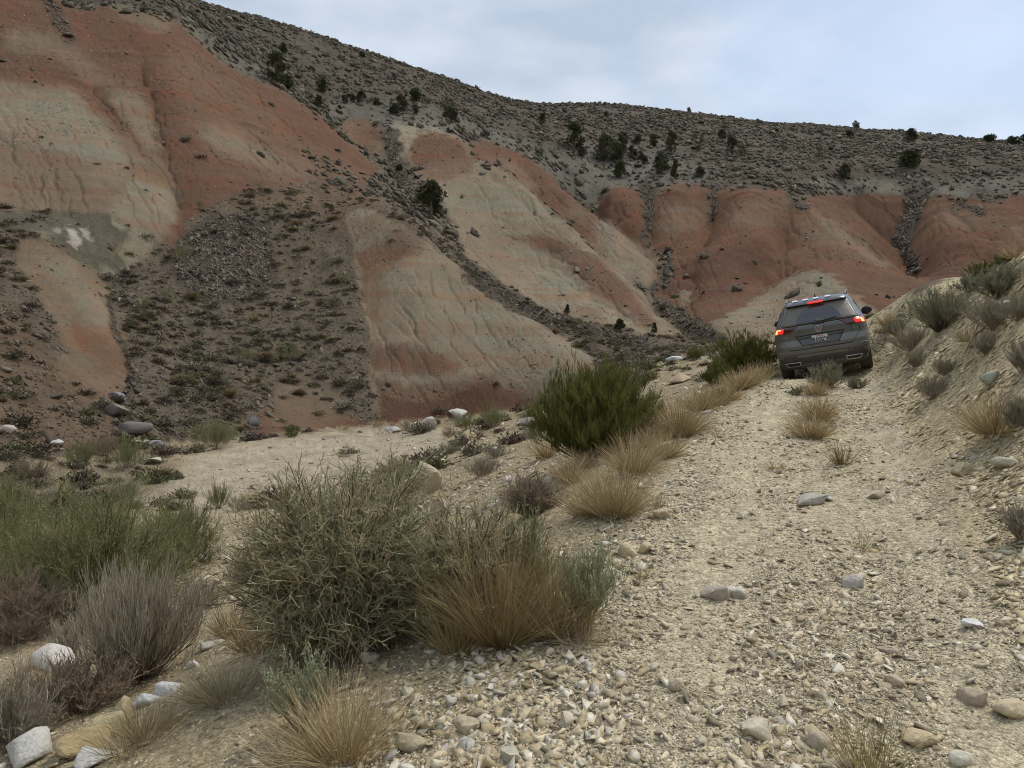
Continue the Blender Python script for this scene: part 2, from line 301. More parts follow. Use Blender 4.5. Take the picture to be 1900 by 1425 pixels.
def paint(cls, pts, soft=6, r0=2, r1=900, a=1.0):
    soft = soft*.62 if soft > 3 else soft; c, vg, ro, bd = CLS[cls]; P = np.array(pts, float)
    m = soft*3+4; ua, va = P.min(0)-m; ub, vb = P.max(0)+m
    st = 2.0; gu = np.arange(ua, ub+st, st); gv = np.arange(va, vb+st, st); GU, GV = np.meshgrid(gu, gv)
    ins = np.zeros(GU.shape, bool); n = len(P)
    for q in range(n):
        x1, y1 = P[q]; x2, y2 = P[(q+1) % n]
        if y1 == y2: continue
        cnd = ((y1 > GV) != (y2 > GV)) & (GU < (x2-x1)*(GV-y1)/(y2-y1)+x1); ins ^= cnd
    M = ins.astype(np.float32); sg = max(soft/st, .6); kk = np.exp(-np.arange(-int(3*sg)-1, int(3*sg)+2)**2/(2*sg*sg)); kk /= kk.sum()
    M = np.apply_along_axis(lambda q: np.convolve(q, kk, 'same'), 0, M); M = np.apply_along_axis(lambda q: np.convolve(q, kk, 'same'), 1, M)
    ia, ib = np.searchsorted(SR, [math.log(r0), math.log(r1)])
    uu = UW[ia:ib]; vv = VW[ia:ib]; sel = (uu > ua) & (uu < ub) & (vv > va) & (vv < vb)
    fi = (vv[sel]-va)/st; fj = (uu[sel]-ua)/st; i = np.clip(fi.astype(int), 0, M.shape[0]-2); j = np.clip(fj.astype(int), 0, M.shape[1]-2); fi = fi-i; fj = fj-j
    w = (M[i,j]*(1-fi)*(1-fj)+M[i+1,j]*fi*(1-fj)+M[i,j+1]*(1-fi)*fj+M[i+1,j+1]*fi*fj)*a
    for A, val in ((VEG, vg), (RGH, ro), (BAD, bd)):
        B = A[ia:ib]; B[sel] = B[sel]*(1-w)+val*w
    B = COL[ia:ib]; B[sel] = B[sel]*(1-w[:,None])+np.array(c)*w[:,None]
for A, q in ((VEG, 1), (RGH, 2)): A[:] = CLS['scrub'][q]
COL[:] = CLS['scrub'][0]
i60 = np.searchsorted(SR, math.log(170)); COL[i60:] = CLS['upper'][0]; VEG[i60:] = 1.1
BIGP = [(-700,-600),(2600,-600),(2600,1),(2600,2)]
# upper slope : ashy ground under the junipers
paint('ash', [(600,190),(720,180),(860,215),(980,265),(1080,290),(1200,300),(1330,320),(1340,350),(1200,360),(1110,390),(1000,310),(880,262),(700,235),(620,225)], 14, 120, 240, .8)
paint('ash', [(1060,250),(1250,270),(1330,330),(1180,340),(1090,310)], 16, 120, 300, .6)
paint('ash', [(340,30),(430,90),(520,150),(500,160),(420,120),(330,50)], 10, 120, 300, .8)
paint('ash', [(1500,330),(1700,335),(1920,325),(2300,330),(2300,368),(1900,366),(1750,366),(1700,372),(1500,356)], 7, 120, 330, .9)
paint('cream', [(1560,340),(1680,345),(1685,358),(1620,352)], 4, 120, 330, .4); paint('cream', [(1700,350),(1780,352),(1780,364),(1700,360)], 4, 120, 330, .35)
# left face
paint('red', [(-700,-300),(-100,-60),(60,-30),(140,20),(200,12),(330,42),(430,132),(520,166),(600,222),(660,280),(712,332),(690,352),(600,330),(520,345),(440,362),(390,385),(345,410),(330,460),(240,410),(-700,385)], 4, 70, 178)
paint('orange', [(340,60),(420,140),(560,260),(680,330),(600,320),(460,300),(350,240),(300,120)], 18, 70, 175, .6)
paint('pale', [(-700,90),(0,150),(60,165),(130,165),(180,215),(230,270),(255,330),(200,340),(120,290),(0,260),(-700,260)], 16, 70, 178, .95)
paint('green', [(20,180),(120,180),(200,250),(200,300),(90,240)], 16, 70, 178, .5)
paint('tan', [(-700,260),(0,255),(120,290),(240,330),(310,350),(320,395),(240,408),(-700,388)], 14, 70, 178, .85)
paint('pale', [(235,160),(265,180),(290,240),(296,290),(270,280),(240,230),(200,190)], 9, 70, 178, .7)
paint('pale', [(10,50),(90,60),(150,100),(240,170),(210,180),(110,110),(10,90)], 14, 70, 178, .5)
paint('red', [(60,100),(110,110),(160,150),(110,150),(60,130)], 10, 70, 178, .7)
paint('pale', [(370,230),(440,240),(520,290),(600,330),(540,330),(430,290),(380,270)], 14, 70, 178, .55)
paint('tan', [(230,210),(330,330),(330,400),(290,420),(240,330)], 12, 70, 178, .6)
paint('pale', [(200,10),(330,40),(300,60),(240,40)], 10, 70, 178, .5)
paint('cream', [(245,330),(325,350),(328,400),(300,445),(255,490),(222,505),(235,430),(200,400)], 9, 62, 100, .55)
paint('gully', [(70,-10),(100,0),(140,70),(130,80),(95,40)], 6, 70, 178, .8)
paint('shale', [(-60,380),(20,392),(130,393),(222,404),(243,425),(240,470),(222,505),(170,495),(100,455),(50,425),(-60,400)], 3, 55, 90)
paint('green', [(208,405),(225,410),(243,424),(222,428),(208,415)], 2, 55, 90); paint('green', [(48,420),(70,425),(105,440),(80,440)], 3, 55, 90, .7)
paint('green', [(235,440),(250,450),(232,490),(215,470)], 3, 55, 90, .7); paint('green', [(185,490),(215,500),(212,530),(190,520)], 3, 55, 90, .7)
paint('white', [(118,422),(136,424),(150,448),(146,462),(136,455),(126,436)], 1.5, 55, 90, .75); paint('white', [(150,424),(160,428),(172,450),(166,450),(152,434)], 1.5, 55, 90, .6); paint('white', [(98,425),(112,428),(108,434),(98,430)], 1.5, 55, 90, .5)
# left mound
paint('tan', [(30,440),(90,455),(170,500),(205,530),(214,580),(236,640),(245,690),(235,745),(150,745),(100,690),(120,640),(80,560),(40,500)], 6, 30, 80, .95)
paint('pale', [(60,470),(130,490),(200,560),(215,610),(160,590),(100,520)], 9, 30, 80, .9)
paint('orange', [(130,590),(170,610),(230,660),(240,700),(190,690),(140,640)], 7, 30, 80, .9)
paint('mix', [(-300,560),(60,600),(110,690),(240,760),(240,830),(60,860),(-300,860)], 18, 25, 60, .75)
# talus fan, its stone stream and red toe
paint('dark', [(385,405),(450,395),(500,410),(505,470),(515,520),(480,560),(400,570),(345,545),(310,500),(330,440)], 8, 55, 95, .95)
paint('mix', [(420,355),(620,340),(660,400),(640,430),(500,380),(420,390)], 10, 60, 120, .7)
paint('red', [(480,760),(530,740),(590,745),(650,770),(690,790),(560,812),(470,818)], 7, 35, 62, .8)
paint('tan', [(520,690),(640,720),(640,790),(500,800)], 20, 35, 62, .5)
paint('mix', [(600,330),(700,350),(760,430),(730,420),(660,395),(600,370)], 8, 85, 130, .8)
paint('mix', [(560,270),(640,300),(720,380),(690,390),(620,345),(560,310)], 12, 85, 150, .6)
# centre mound
MND = [(640,398),(665,388),(700,390),(745,418),(800,455),(860,497),(905,530),(960,572),(1020,610),(1094,656),(1110,690),(1080,735),(1000,757),(900,772),(790,780),(712,784),(694,740),(690,690),(688,620),(676,560),(663,500),(662,450)]
paint('pale', MND, 2.5, 48, 93)
paint('green', [(700,500),(780,490),(900,560),(1000,620),(900,650),(760,600),(700,560)], 22, 48, 93, .6)
paint('tan', [(640,402),(700,395),(740,425),(690,450),(660,440)], 7, 48, 95, .7); paint('cream', [(648,392),(690,388),(700,400),(655,402)], 3, 48, 95, .6)
paint('red', [(690,450),(740,422),(775,435),(790,455),(760,475),(715,500),(680,520),(664,480)], 9, 48, 93, .75)
paint('orange', [(664,470),(700,490),(720,540),(700,600),(676,560)], 10, 48, 93, .6)
paint('red', [(690,640),(770,640),(830,660),(860,690),(810,700),(740,690),(690,690)], 8, 48, 93, .75)
paint('tan', [(830,560),(870,620),(910,680),(880,690),(830,640)], 9, 48, 93, .5)
paint('red', [(696,700),(780,715),(850,700),(920,690),(985,725),(1010,750),(900,775),(790,784),(706,786)], 8, 46, 93, .85)
paint('dred', [(700,730),(780,745),(850,725),(900,705),(960,725),(1000,748),(900,775),(790,784),(708,786)], 5, 46, 93, .9)
paint('tan', [(900,680),(1000,690),(1090,700),(1060,735),(990,745),(930,715)], 12, 48, 93, .6)
# patch left of the top gully, second ridge
paint('orange', [(636,222),(680,220),(715,250),(722,280),(700,292),(660,270),(640,245)], 5, 140, 185)
paint('tan', [(670,250),(715,262),(715,288),(695,288)], 7, 140, 185, .7)
R2 = [(728,232),(760,240),(800,238),(860,262),(880,300),(930,315),(985,352),(1012,385),(1052,420),(1102,460),(1152,500),(1188,536),(1235,585),(1264,618),(1225,625),(1140,606),(1060,588),(1000,570),(930,520),(870,480),(850,440),(830,390),(800,335),(765,300),(730,262)]
paint('pale', R2, 2.5, 84, 185)
paint('red', [(752,262),(790,238),(850,255),(880,300),(870,318),(800,340),(765,300)], 5, 84, 185, .95)
paint('tan', [(760,310),(880,295),(870,330),(820,360)], 10, 84, 185, .6)
paint('cream', [(728,228),(790,232),(850,252),(840,256),(780,240),(745,300),(735,270)], 4, 84, 185, .8)
paint('green', [(840,340),(950,320),(1040,420),(960,430),(860,420)], 18, 84, 185, .6)
paint('tan', [(850,440),(950,430),(960,520),(900,500)], 14, 84, 185, .7)
paint('red', [(950,440),(1010,435),(1070,455),(1120,480),(1180,550),(1220,600),(1200,610),(1100,540),(1040,480),(990,462)], 8, 84, 185, .85)
paint('green', [(1000,470),(1050,500),(1110,570),(1060,570),(1000,530)], 12, 84, 185, .6)
paint('cream', [(1050,540),(1100,560),(1200,610),(1180,614),(1090,575)], 5, 84, 185, .5)
paint('red', [(1060,560),(1110,570),(1120,600),(1080,590)], 9, 84, 185, .4)
# third ridge
R3 = [(868,264),(910,264),(990,296),(1022,328),(1062,360),(1112,398),(1162,428),(1207,456),(1230,480),(1224,510),(1204,532),(1170,515),(1120,470),(1060,425),(1015,386),(975,345),(930,310),(880,298)]
paint('red', R3, 3, 140, 190)
paint('tan', [(900,290),(960,300),(1010,350),(980,350)], 8, 140, 190, .6)
paint('pale', [(1110,400),(1162,430),(1230,480),(1204,532),(1150,505),(1100,450)], 9, 125, 190, .85)
paint('tan', [(1060,370),(1110,410),(1080,420),(1040,390)], 9, 125, 190, .5)
# red domes on the right
paint('red', [(1108,372),(1135,345),(1190,350),(1196,400),(1190,440),(1202,458),(1160,430),(1112,398)], 3.5, 150, 205)
paint('red', [(1212,365),(1238,344),(1330,346),(1395,347),(1460,355),(1530,362),(1690,362),(1686,400),(1664,430),(1684,480),(1700,512),(1700,600),(1640,640),(1300,650),(1300,600),(1262,574),(1212,542),(1240,505),(1252,480),(1222,462),(1200,440),(1204,400)], 3.5, 88, 243)
paint('red', [(1706,368),(1760,366),(2400,366),(2400,640),(1700,600),(1690,470),(1700,420)], 4, 120, 255)
paint('tan', [(1225,385),(1310,380),(1300,420),(1240,440),(1215,420)], 13, 130, 205, .7)
paint('tan', [(1340,400),(1400,375),(1460,380),(1450,420),(1380,420)], 15, 130, 205, .55)
paint('dred', [(1290,480),(1350,455),(1420,450),(1435,490),(1380,540),(1300,560),(1240,540),(1240,520)], 12, 95, 205, .75)
paint('tan', [(1470,400),(1530,400),(1620,460),(1660,500),(1560,460),(1480,440)], 12, 120, 215, .55)
paint('cream', [(1475,375),(1500,378),(1580,432),(1655,492),(1640,496),(1555,440)], 4, 120, 215, .33)  # diagonal crest highlight of the dome, painted into the clay colour
for g_ in ([(1188,335),(1225,335),(1210,372),(1206,420),(1196,420),(1196,370)], [(1312,335),(1345,335),(1332,365),(1324,392),(1318,365)], [(1455,340),(1530,345),(1500,372),(1475,392),(1462,372)], [(1672,345),(1728,345),(1712,385),(1700,430),(1680,445),(1680,390)], [(1800,350),(1850,352),(1862,372),(1840,384),(1815,370)], [(1580,345),(1600,345),(1596,372)]):
    paint('upper', g_, 3, 140, 255, .9)
paint('dred', [(1570,430),(1640,440),(1670,480),(1640,480)], 8, 120, 243, .6)
paint('dred', [(1700,470),(1800,440),(1900,460),(1900,520),(1720,530)], 14, 120, 250, .5)
paint('tan', [(1710,380),(1800,390),(1860,410),(1780,420)], 14, 120, 250, .5); paint('tan', [(1870,420),(1930,425),(1930,440),(1870,436)], 6, 120, 250, .6)
paint('green', [(1262,535),(1285,530),(1285,560),(1262,570)], 6, 90, 140, .6)
paint('pale', [(1440,530),(1480,505),(1515,497),(1545,512),(1590,545),(1660,610),(1660,650),(1300,650),(1318,600),(1380,570)], 4, 60, 150)
paint('tan', [(1440,560),(1560,540),(1600,580),(1420,610)], 16, 60, 150, .5)
# stony gullies
for g, w_, ra, rb in (([(1196,345),(1206,400),(1196,440)],9,150,205),([(1232,470),(1246,485),(1236,515),(1208,540)],9,110,170),([(1208,535),(1228,568),(1262,592),(1305,615),(1345,640)],15,60,130),
        ([(1325,350),(1324,390),(1312,420)],5,140,205),([(1696,360),(1688,395),(1674,425),(1672,450),(1688,480),(1698,510)],11,150,245),([(1660,440),(1690,470)],7,150,245),
        ([(1470,378),(1500,386)],8,150,205),([(1760,366),(1800,385),(1830,400)],6,150,255),([(228,640),(246,700),(225,755),(212,800)],8,34,60),([(216,510),(206,560),(208,600),(226,640)],6,50,70),
        ([(725,240),(733,290),(740,330),(775,370)],14,110,175),([(690,330),(760,400),(830,450)],24,85,150),([(860,490),(920,540),(1000,590),(1090,615),(1200,640)],16,66,105)):
    g = np.array(g, float); d = np.gradient(g, axis=0); nrm = np.stack([-d[:,1], d[:,0]], 1); nrm /= np.hypot(*nrm.T)[:,None]
    paint('gully' if w_ < 20 else 'scrub', list(map(tuple, g+nrm*w_))+list(map(tuple, (g-nrm*w_)[::-1])), 3.5, ra, rb, .92)
# wash, shoulder, road, bank
NEARM = [(-900,815),(-300,880),(60,860),(200,835),(330,822),(470,818),(560,803),(640,793),(800,778),(990,756),(1080,738),(1140,700),(1230,668),(1330,655),(1420,655),(1440,3000),(-900,3000)]
paint('shoulder', NEARM, 4, 2, 57)
paint('wash', [(250,935),(330,880),(360,850),(450,822),(560,806),(700,795),(820,795),(830,830),(780,870),(700,900),(560,940),(400,960)], 9, 2, 55)
paint('scrub', [(-900,820),(60,855),(200,840),(320,850),(330,900),(200,960),(-900,960)], 20, 2, 50, .6)
paint('bank', [(1400,610),(1640,560),(2600,200),(2600,3000),(1700,3000),(1400,700)], 3, 2, 60)
ROADP = [(600,1600),(860,1330),(1090,1130),(1180,960),(1290,800),(1420,700),(1500,655),(1570,650),(1640,690),(1660,760),(1710,860),(1790,1000),(1890,1200),(1990,1600)]
paint('gravel', ROADP, 7, 2, 40)
paint('fine', [(1680,830),(1750,840),(1800,960),(1850,1100),(1790,1080),(1730,950)], 12, 2, 14, .7)
for tr_ in ([(1230,1500),(1300,1200),(1340,1000),(1395,850),(1440,760),(1468,705)], [(1900,1500),(1800,1200),(1725,1000),(1665,850),(1625,750),(1603,695)]):
    g = np.array(tr_, float); wd = np.interp(g[:,1], [690,1500], [11,120]); paint('track', [tuple(q) for q in g-np.stack([wd, 0*wd], 1)]+[tuple(q) for q in (g+np.stack([wd, 0*wd], 1))[::-1]], 22, 2, 22, .5)
COL0 = COL.copy()
# strata and wash-down streaks in the clay, mottling elsewhere
st_ = fbm(Z0/1.1 + fbm(X0/25, Y0/25, 3)*3, X0/60, 21, 4) + 1.1*fbm(Z0/.42 + fbm(X0/12, Y0/12, 4)*2.5, X0/40, 22, 3)
stk = fbm(TT*260 + 0*RR, SR[:,None]*16 + 0*TT, 23, 4)
mot = fbm(X0/RR*90, Y0/RR*90 + SR[:,None]*40, 24, 4); mo2 = fbm(TT*500+0*RR, SR[:,None]*500+0*TT, 25, 3)+.6*(vn(TT*1000+0*RR, SR[:,None]*1000+0*TT, 26)-.5)
redd = np.array([1.06, .86, .78]); pal = np.array([1.0, 1.06, 1.08])
q = np.clip((st_*.9+stk*.7+mot*.5), -.6, .6)[..., None]*BAD[..., None]
COL *= np.where(q > 0, 1+(redd-1)*q*2.2, 1-(pal-1)*q*3.0)
COL *= (1 + (mot*.5+mo2*.45+stk*.2)*(0.5+.6*(1-BAD)))[..., None]
# relief: rocky talus, lumpy scrub, smooth clay
DZ = RR*0
rr_ = np.exp(SR)[:,None]+0*TT
for sc, am in ((3.0,.22),(1.1,.14),(.45,.075)):
    fadeo = np.clip(sc/(px_m*5), 0, 1)
    DZ = DZ + fbm(X0/sc, Y0/sc, 31, 2)*am*fadeo*RGH*np.clip(rr_/25, .12, 1)
DZ = DZ + fbm(X0/4, Y0/4, 41, 4)*.35*BAD*np.clip(rr_/60, 0, 1) + fbm(TT*260, SR[:,None]*60, 42, 4)*.0016*rr_*BAD
DZ = DZ + RGH*(vn(X0/.5, Y0/.5, 44) > .82)*.16*np.clip(rr_/40, 0, 1)*(rr_ > 25)
DZ = DZ + fbm(X0/.28, Y0/.28, 45, 3)*.045*np.clip(1-rr_/30, 0, 1)
# the two wheel ruts of the road
EF = EF + DZ/RR
Z0 = CAMZ + EF*RR
def ground_z(x, y):
    t = np.arctan2(x, y); r = np.hypot(x, y); i = np.clip(row_of(np.log(np.maximum(r, 2.21))), 0, NS-1.001); j = np.clip(col_of(t), 0, NT-1.001)
    a = np.floor(i).astype(int); b = np.floor(j).astype(int); fi = i-a; fj = j-b
    return Z0[a,b]*(1-fi)*(1-fj)+Z0[a+1,b]*fi*(1-fj)+Z0[a,b+1]*(1-fi)*fj+Z0[a+1,b+1]*fi*fj
def at_pix(u, v, rmin=2.3):
    t, s = locate(u, v, rmin); r = math.exp(s); x, y = r*math.sin(t), r*math.cos(t)
    return x, y, float(ground_z(x, y)), r
def look(A, x, y):
    t = np.arctan2(x, y); r = np.hypot(x, y)
    return A[np.clip(row_of(np.log(np.maximum(r, 2.21))), 0, NS-1).astype(int), np.clip(col_of(t), 0, NT-1).astype(int)]

# ------------------------------------------------------------------ meshes
def new_mesh(name, co, faces_flat, loop_tot, mat, col=None, parent=None, smooth=True):
    me = bpy.data.meshes.new(name); nv = len(co); nf = len(loop_tot)
    me.vertices.add(nv); me.vertices.foreach_set('co', np.ascontiguousarray(co, np.float32).ravel())
    me.loops.add(len(faces_flat)); me.loops.foreach_set('vertex_index', np.ascontiguousarray(faces_flat, np.int32))
    me.polygons.add(nf); ls = np.zeros(nf, np.int32); ls[1:] = np.cumsum(loop_tot)[:-1]
    me.polygons.foreach_set('loop_start', ls); me.polygons.foreach_set('loop_total', np.asarray(loop_tot, np.int32))
    if smooth: me.polygons.foreach_set('use_smooth', np.ones(nf, bool))
    me.update(calc_edges=True)
    if col is not None:
        at = me.color_attributes.new('Col', 'FLOAT_COLOR', 'POINT')
        c4 = np.ones((nv, 4), np.float32); c4[:, :3] = col; at.data.foreach_set('color', c4.ravel())
    if mat: me.materials.append(mat)
    o = bpy.data.objects.new(name, me); C.collection.objects.link(o)
    if parent: o.parent = parent
    return o
def tag(o, label=None, cat=None, group=None, kind=None):
    if label: o['label'] = label
    if cat: o['category'] = cat
    if group: o['group'] = group
    if kind: o['kind'] = kind
    return o
def mat_new(name, rough=.9, spec=.15):
    m = bpy.data.materials.new(name); m.use_nodes = True; b = m.node_tree.nodes['Principled BSDF']
    b.inputs['Roughness'].default_value = rough; b.inputs['Specular IOR Level'].default_value = spec
    return m, m.node_tree.nodes, m.node_tree.links, b
def mathn(N, L, op, a, b=None):
    n = N.new('ShaderNodeMath'); n.operation = op
    for i, x in enumerate((a, b)):
        if x is None: continue
        if isinstance(x, (int, float)): n.inputs[i].default_value = x
        else: L.new(x, n.inputs[i])
    return n.outputs[0]
def ground_mat(name, pebble):
    m, N, L, b = mat_new(name, .95, .08)
    a = N.new('ShaderNodeAttribute'); a.attribute_name = 'Col'; g = N.new('ShaderNodeTexCoord')
    obj = g.outputs['Object']
    def noise(sc, det=4, ro=.6):
        n = N.new('ShaderNodeTexNoise'); n.inputs['Scale'].default_value = sc; n.inputs['Detail'].default_value = det; n.inputs['Roughness'].default_value = ro
        L.new(obj, n.inputs['Vector']); return n.outputs[0]
    def vor(sc, feat='F1'):
        n = N.new('ShaderNodeTexVoronoi'); n.inputs['Scale'].default_value = sc; n.feature = feat; L.new(obj, n.inputs['Vector']); return n
    if pebble:
        v1, v2 = vor(24), vor(70)
        def gray(o):
            s = N.new('ShaderNodeSeparateColor'); L.new(o, s.inputs[0]); return s.outputs[0]
        f = mathn(N, L, 'ADD', mathn(N, L, 'MULTIPLY', gray(v1.outputs['Color']), .35), mathn(N, L, 'MULTIPLY', gray(v2.outputs['Color']), .55))
        f = mathn(N, L, 'ADD', f, .42)
        h = mathn(N, L, 'SUBTRACT', 1.5, mathn(N, L, 'ADD', v1.outputs['Distance'], mathn(N, L, 'MULTIPLY', v2.outputs['Distance'], .5))); st, ds = .8, .025
    else:
        f = mathn(N, L, 'ADD', mathn(N, L, 'MULTIPLY', noise(5.0, 8, .8), .95), mathn(N, L, 'MULTIPLY', noise(.4, 4), .5)); f = mathn(N, L, 'ADD', f, .28)
        h = mathn(N, L, 'ADD', noise(6.0, 8, .85), mathn(N, L, 'MULTIPLY', noise(.8, 4), 1.0)); st, ds = .75, .25
    x = N.new('ShaderNodeMix'); x.data_type = 'RGBA'; x.blend_type = 'MULTIPLY'; x.inputs[0].default_value = 1
    cc = N.new('ShaderNodeCombineColor')
    for i in range(3): L.new(f, cc.inputs[i])
    L.new(a.outputs['Color'], x.inputs[6]); L.new(cc.outputs[0], x.inputs[7]); L.new(x.outputs[2], b.inputs['Base Color'])
    bp = N.new('ShaderNodeBump'); bp.inputs['Strength'].default_value = st; bp.inputs['Distance'].default_value = ds
    L.new(h, bp.inputs['Height']); L.new(bp.outputs[0], b.inputs['Normal'])
    return m
M_NEAR = ground_mat('gravelly ground', True); M_FAR = ground_mat('weathered clay and talus', False)
# outer sectors (beside and behind the camera) carry the edge profiles round
t_out = np.radians(np.concatenate([np.linspace(46, 177, 34)]))
Zin = Z0; cols_t = [TC]; cols_z = [Zin]; cols_c = [COL]
zl, zr = Zin[:, :1], Zin[:, -1:]; cl, cr = COL[:, 0], COL[:, -1]
wgt = np.clip((np.degrees(t_out)-43)/137, 0, 1)*.5
wgt = wgt*wgt*(3-2*wgt)*2*.5+wgt*.5
right_z = zr*(1-wgt)+zl*wgt; left_z = zl*(1-wgt)+zr*wgt
TA = np.concatenate([-t_out[::-1], TC, t_out]); ZA = np.concatenate([left_z[:, ::-1], Zin, right_z], 1)
CA = np.concatenate([np.repeat(cl[:, None], len(t_out), 1), COL, np.repeat(cr[:, None], len(t_out), 1)], 1)
r_in = np.array([.02, .5, 1.0, 1.5, 1.9]); z_in = np.array([ZA[0]*(r/2.2)**1.5 + (1-(r/2.2)**1.5)*.0 for r in r_in])
RA = np.concatenate([r_in, np.exp(SR), [900, 2500, 6000]]); far = np.array([ZA[-1]*.55, ZA[-1]*.0-20, ZA[-1]*0-60])
ZA = np.concatenate([z_in, ZA, far], 0); CA = np.concatenate([np.repeat(CA[:1], 5, 0), CA, np.repeat(CA[-1:], 3, 0)], 0)
nr, nc = ZA.shape
XA = RA[:,None]*np.sin(TA)[None]; YA = RA[:,None]*np.cos(TA)[None]
CO = np.stack([XA, YA, ZA], -1)
def sheet(name, i0, i1, mat, wrap=True):
    co = CO[i0:i1].reshape(-1, 3); n = i1-i0; a = np.arange(n-1)[:,None]*nc; b = np.arange(nc)[None]; b2 = (b+1) % nc
    f = np.stack([a+b, a+b2, a+nc+b2, a+nc+b], -1).reshape(-1, 4)
    o = new_mesh(name, co, f.ravel(), np.full(len(f), 4), mat, CA[i0:i1].reshape(-1, 3)); tag(o, kind='structure'); return o
isp = 5+int(np.searchsorted(SR, math.log(36)))
sheet('ground', 0, isp+1, M_NEAR); sheet('hills', isp, nr, M_FAR)
# ================================================================== stones
def mat_attr(name, rough=.9, var=.35, scale=30, bump=.0, spec=.15):
    """colour from the mesh's own attribute, broken up by noise"""
    m, N, L, b = mat_new(name, rough, spec)
    a = N.new('ShaderNodeAttribute'); a.attribute_name = 'Col'; g = N.new('ShaderNodeTexCoord')
    n = N.new('ShaderNodeTexNoise'); n.inputs['Scale'].default_value = scale; n.inputs['Detail'].default_value = 3; L.new(g.outputs['Object'], n.inputs['Vector'])
    f = mathn(N, L, 'ADD', mathn(N, L, 'MULTIPLY', n.outputs[0], var*2), 1-var); cc = N.new('ShaderNodeCombineColor')
    for i in range(3): L.new(f, cc.inputs[i])
    x = N.new('ShaderNodeMix'); x.data_type = 'RGBA'; x.blend_type = 'MULTIPLY'; x.inputs[0].default_value = 1
    L.new(a.outputs['Color'], x.inputs[6]); L.new(cc.outputs[0], x.inputs[7]); L.new(x.outputs[2], b.inputs['Base Color'])
    if bump:
        bp = N.new('ShaderNodeBump'); bp.inputs['Strength'].default_value = bump; bp.inputs['Distance'].default_value = .02; L.new(n.outputs[0], bp.inputs['Height']); L.new(bp.outputs[0], b.inputs['Normal'])
    return m
M_STONE = mat_attr('limestone', .92, .3, 45, .5)
import bmesh
_b = bmesh.new(); bmesh.ops.create_icosphere(_b, subdivisions=1, radius=1)
ICO_V = np.array([v.co[:] for v in _b.verts]); ICO_F = np.array([[v.index for v in f.verts] for f in _b.faces]); _b.free()
_b = bmesh.new(); bmesh.ops.create_icosphere(_b, subdivisions=3, radius=1)
IC3_V = np.array([v.co[:] for v in _b.verts]); IC3_F = np.array([[v.index for v in f.verts] for f in _b.faces]); _b.free()
def hull(seed):
    rg = np.random.RandomState(seed); P = rg.uniform(-1, 1, (9, 3)); P = P/np.maximum(np.abs(P).max(1), np.linalg.norm(P, axis=1)*.7)[:, None]*rg.uniform(.7, 1.2, (9, 1))
    b = bmesh.new(); [b.verts.new(p) for p in P]; r = bmesh.ops.convex_hull(b, input=b.verts[:]); bmesh.ops.delete(b, geom=[v for v in b.verts if not v.link_faces], context='VERTS')
    bmesh.ops.triangulate(b, faces=b.faces[:]); b.verts.index_update(); V = np.array([v.co[:] for v in b.verts]); F = np.array([[v.index for v in f.verts] for f in b.faces]); b.free(); return V, F
HULLS = [hull(q) for q in range(22)]
def cut_stone(V, rng, ncut=9, depth=.62):
    V = V.copy()*1.25
    for _ in range(ncut):
        n = rng.randn(3); n /= np.linalg.norm(n); d = rng.uniform(depth, .92); h = V@n
        V = V - np.outer(np.maximum(h-d, 0), n)
    return V
def scatter_stones(pos, size, seed, cols, flat=(.25, .6), tilt=.35, sink=.3, name='gravel', mat=None):
    rng = np.random.RandomState(seed); n = len(pos)
    sc = np.stack([np.ones(n), rng.uniform(.55, .95, n), rng.uniform(*flat, n)], 1)*size[:, None]*.5
    which = rng.randint(0, len(HULLS), n); vs, fs, cs = [], [], []; n0 = 0
    e = .03; gx = (ground_z(pos[:,0]+e, pos[:,1])-ground_z(pos[:,0]-e, pos[:,1]))/(2*e); gy = (ground_z(pos[:,0], pos[:,1]+e)-ground_z(pos[:,0], pos[:,1]-e))/(2*e)
    gx = np.clip(gx, -.8, .8)+rng.randn(n)*tilt; gy = np.clip(gy, -.8, .8)+rng.randn(n)*tilt
    cc = np.array(cols)*[1.06, 1.02, .93]; cc = cc[rng.randint(0, len(cols), n)]*rng.uniform(.72, 1.22, (n, 1)); yaw = rng.uniform(0, 2*math.pi, n)
    for h_, (HV, HF) in enumerate(HULLS):
        q = np.nonzero(which == h_)[0]; V = HV[None]*sc[q][:, None, :]; c, s = np.cos(yaw[q]), np.sin(yaw[q])
        x = V[..., 0]*c[:, None]-V[..., 1]*s[:, None]; y = V[..., 0]*s[:, None]+V[..., 1]*c[:, None]; z = V[..., 2]+x*gx[q][:, None]+y*gy[q][:, None]
        vs.append(np.stack([x+pos[q, :1], y+pos[q, 1:2], z+(pos[q, 2]+sc[q, 2]*(1-2*sink))[:, None]], -1).reshape(-1, 3))
        fs.append((HF[None]+np.arange(len(q))[:, None, None]*len(HV)).reshape(-1)+n0); n0 += len(q)*len(HV); cs.append(np.repeat(cc[q], len(HV), 0))
    F = np.concatenate(fs); return new_mesh(name, np.concatenate(vs), F, np.full(len(F)//3, 3), mat or M_STONE, np.concatenate(cs), smooth=False)
def cell_sample(Wt, n, seed):
    rng = np.random.RandomState(seed); c = np.cumsum(Wt.ravel()); q = np.searchsorted(c, rng.uniform(0, c[-1], n)); i, j = np.unravel_index(np.clip(q, 0, Wt.size-1), Wt.shape)
    i = np.clip(i+rng.uniform(-.5, .5, n), 0, NS-1.01); j = np.clip(j+rng.uniform(-.5, .5, n), 0, NT-1.01)
    s = np.interp(i, np.arange(NS), SR); t = np.interp(j, np.arange(NT), TC); r = np.exp(s); x = r*np.sin(t); y = r*np.cos(t)
    return np.stack([x, y, ground_z(x, y)], 1), r
CM = np.maximum.accumulate(EF, 0); VIS = np.zeros_like(EF); VIS[1:] = np.maximum(CM[1:]-CM[:-1], 0)
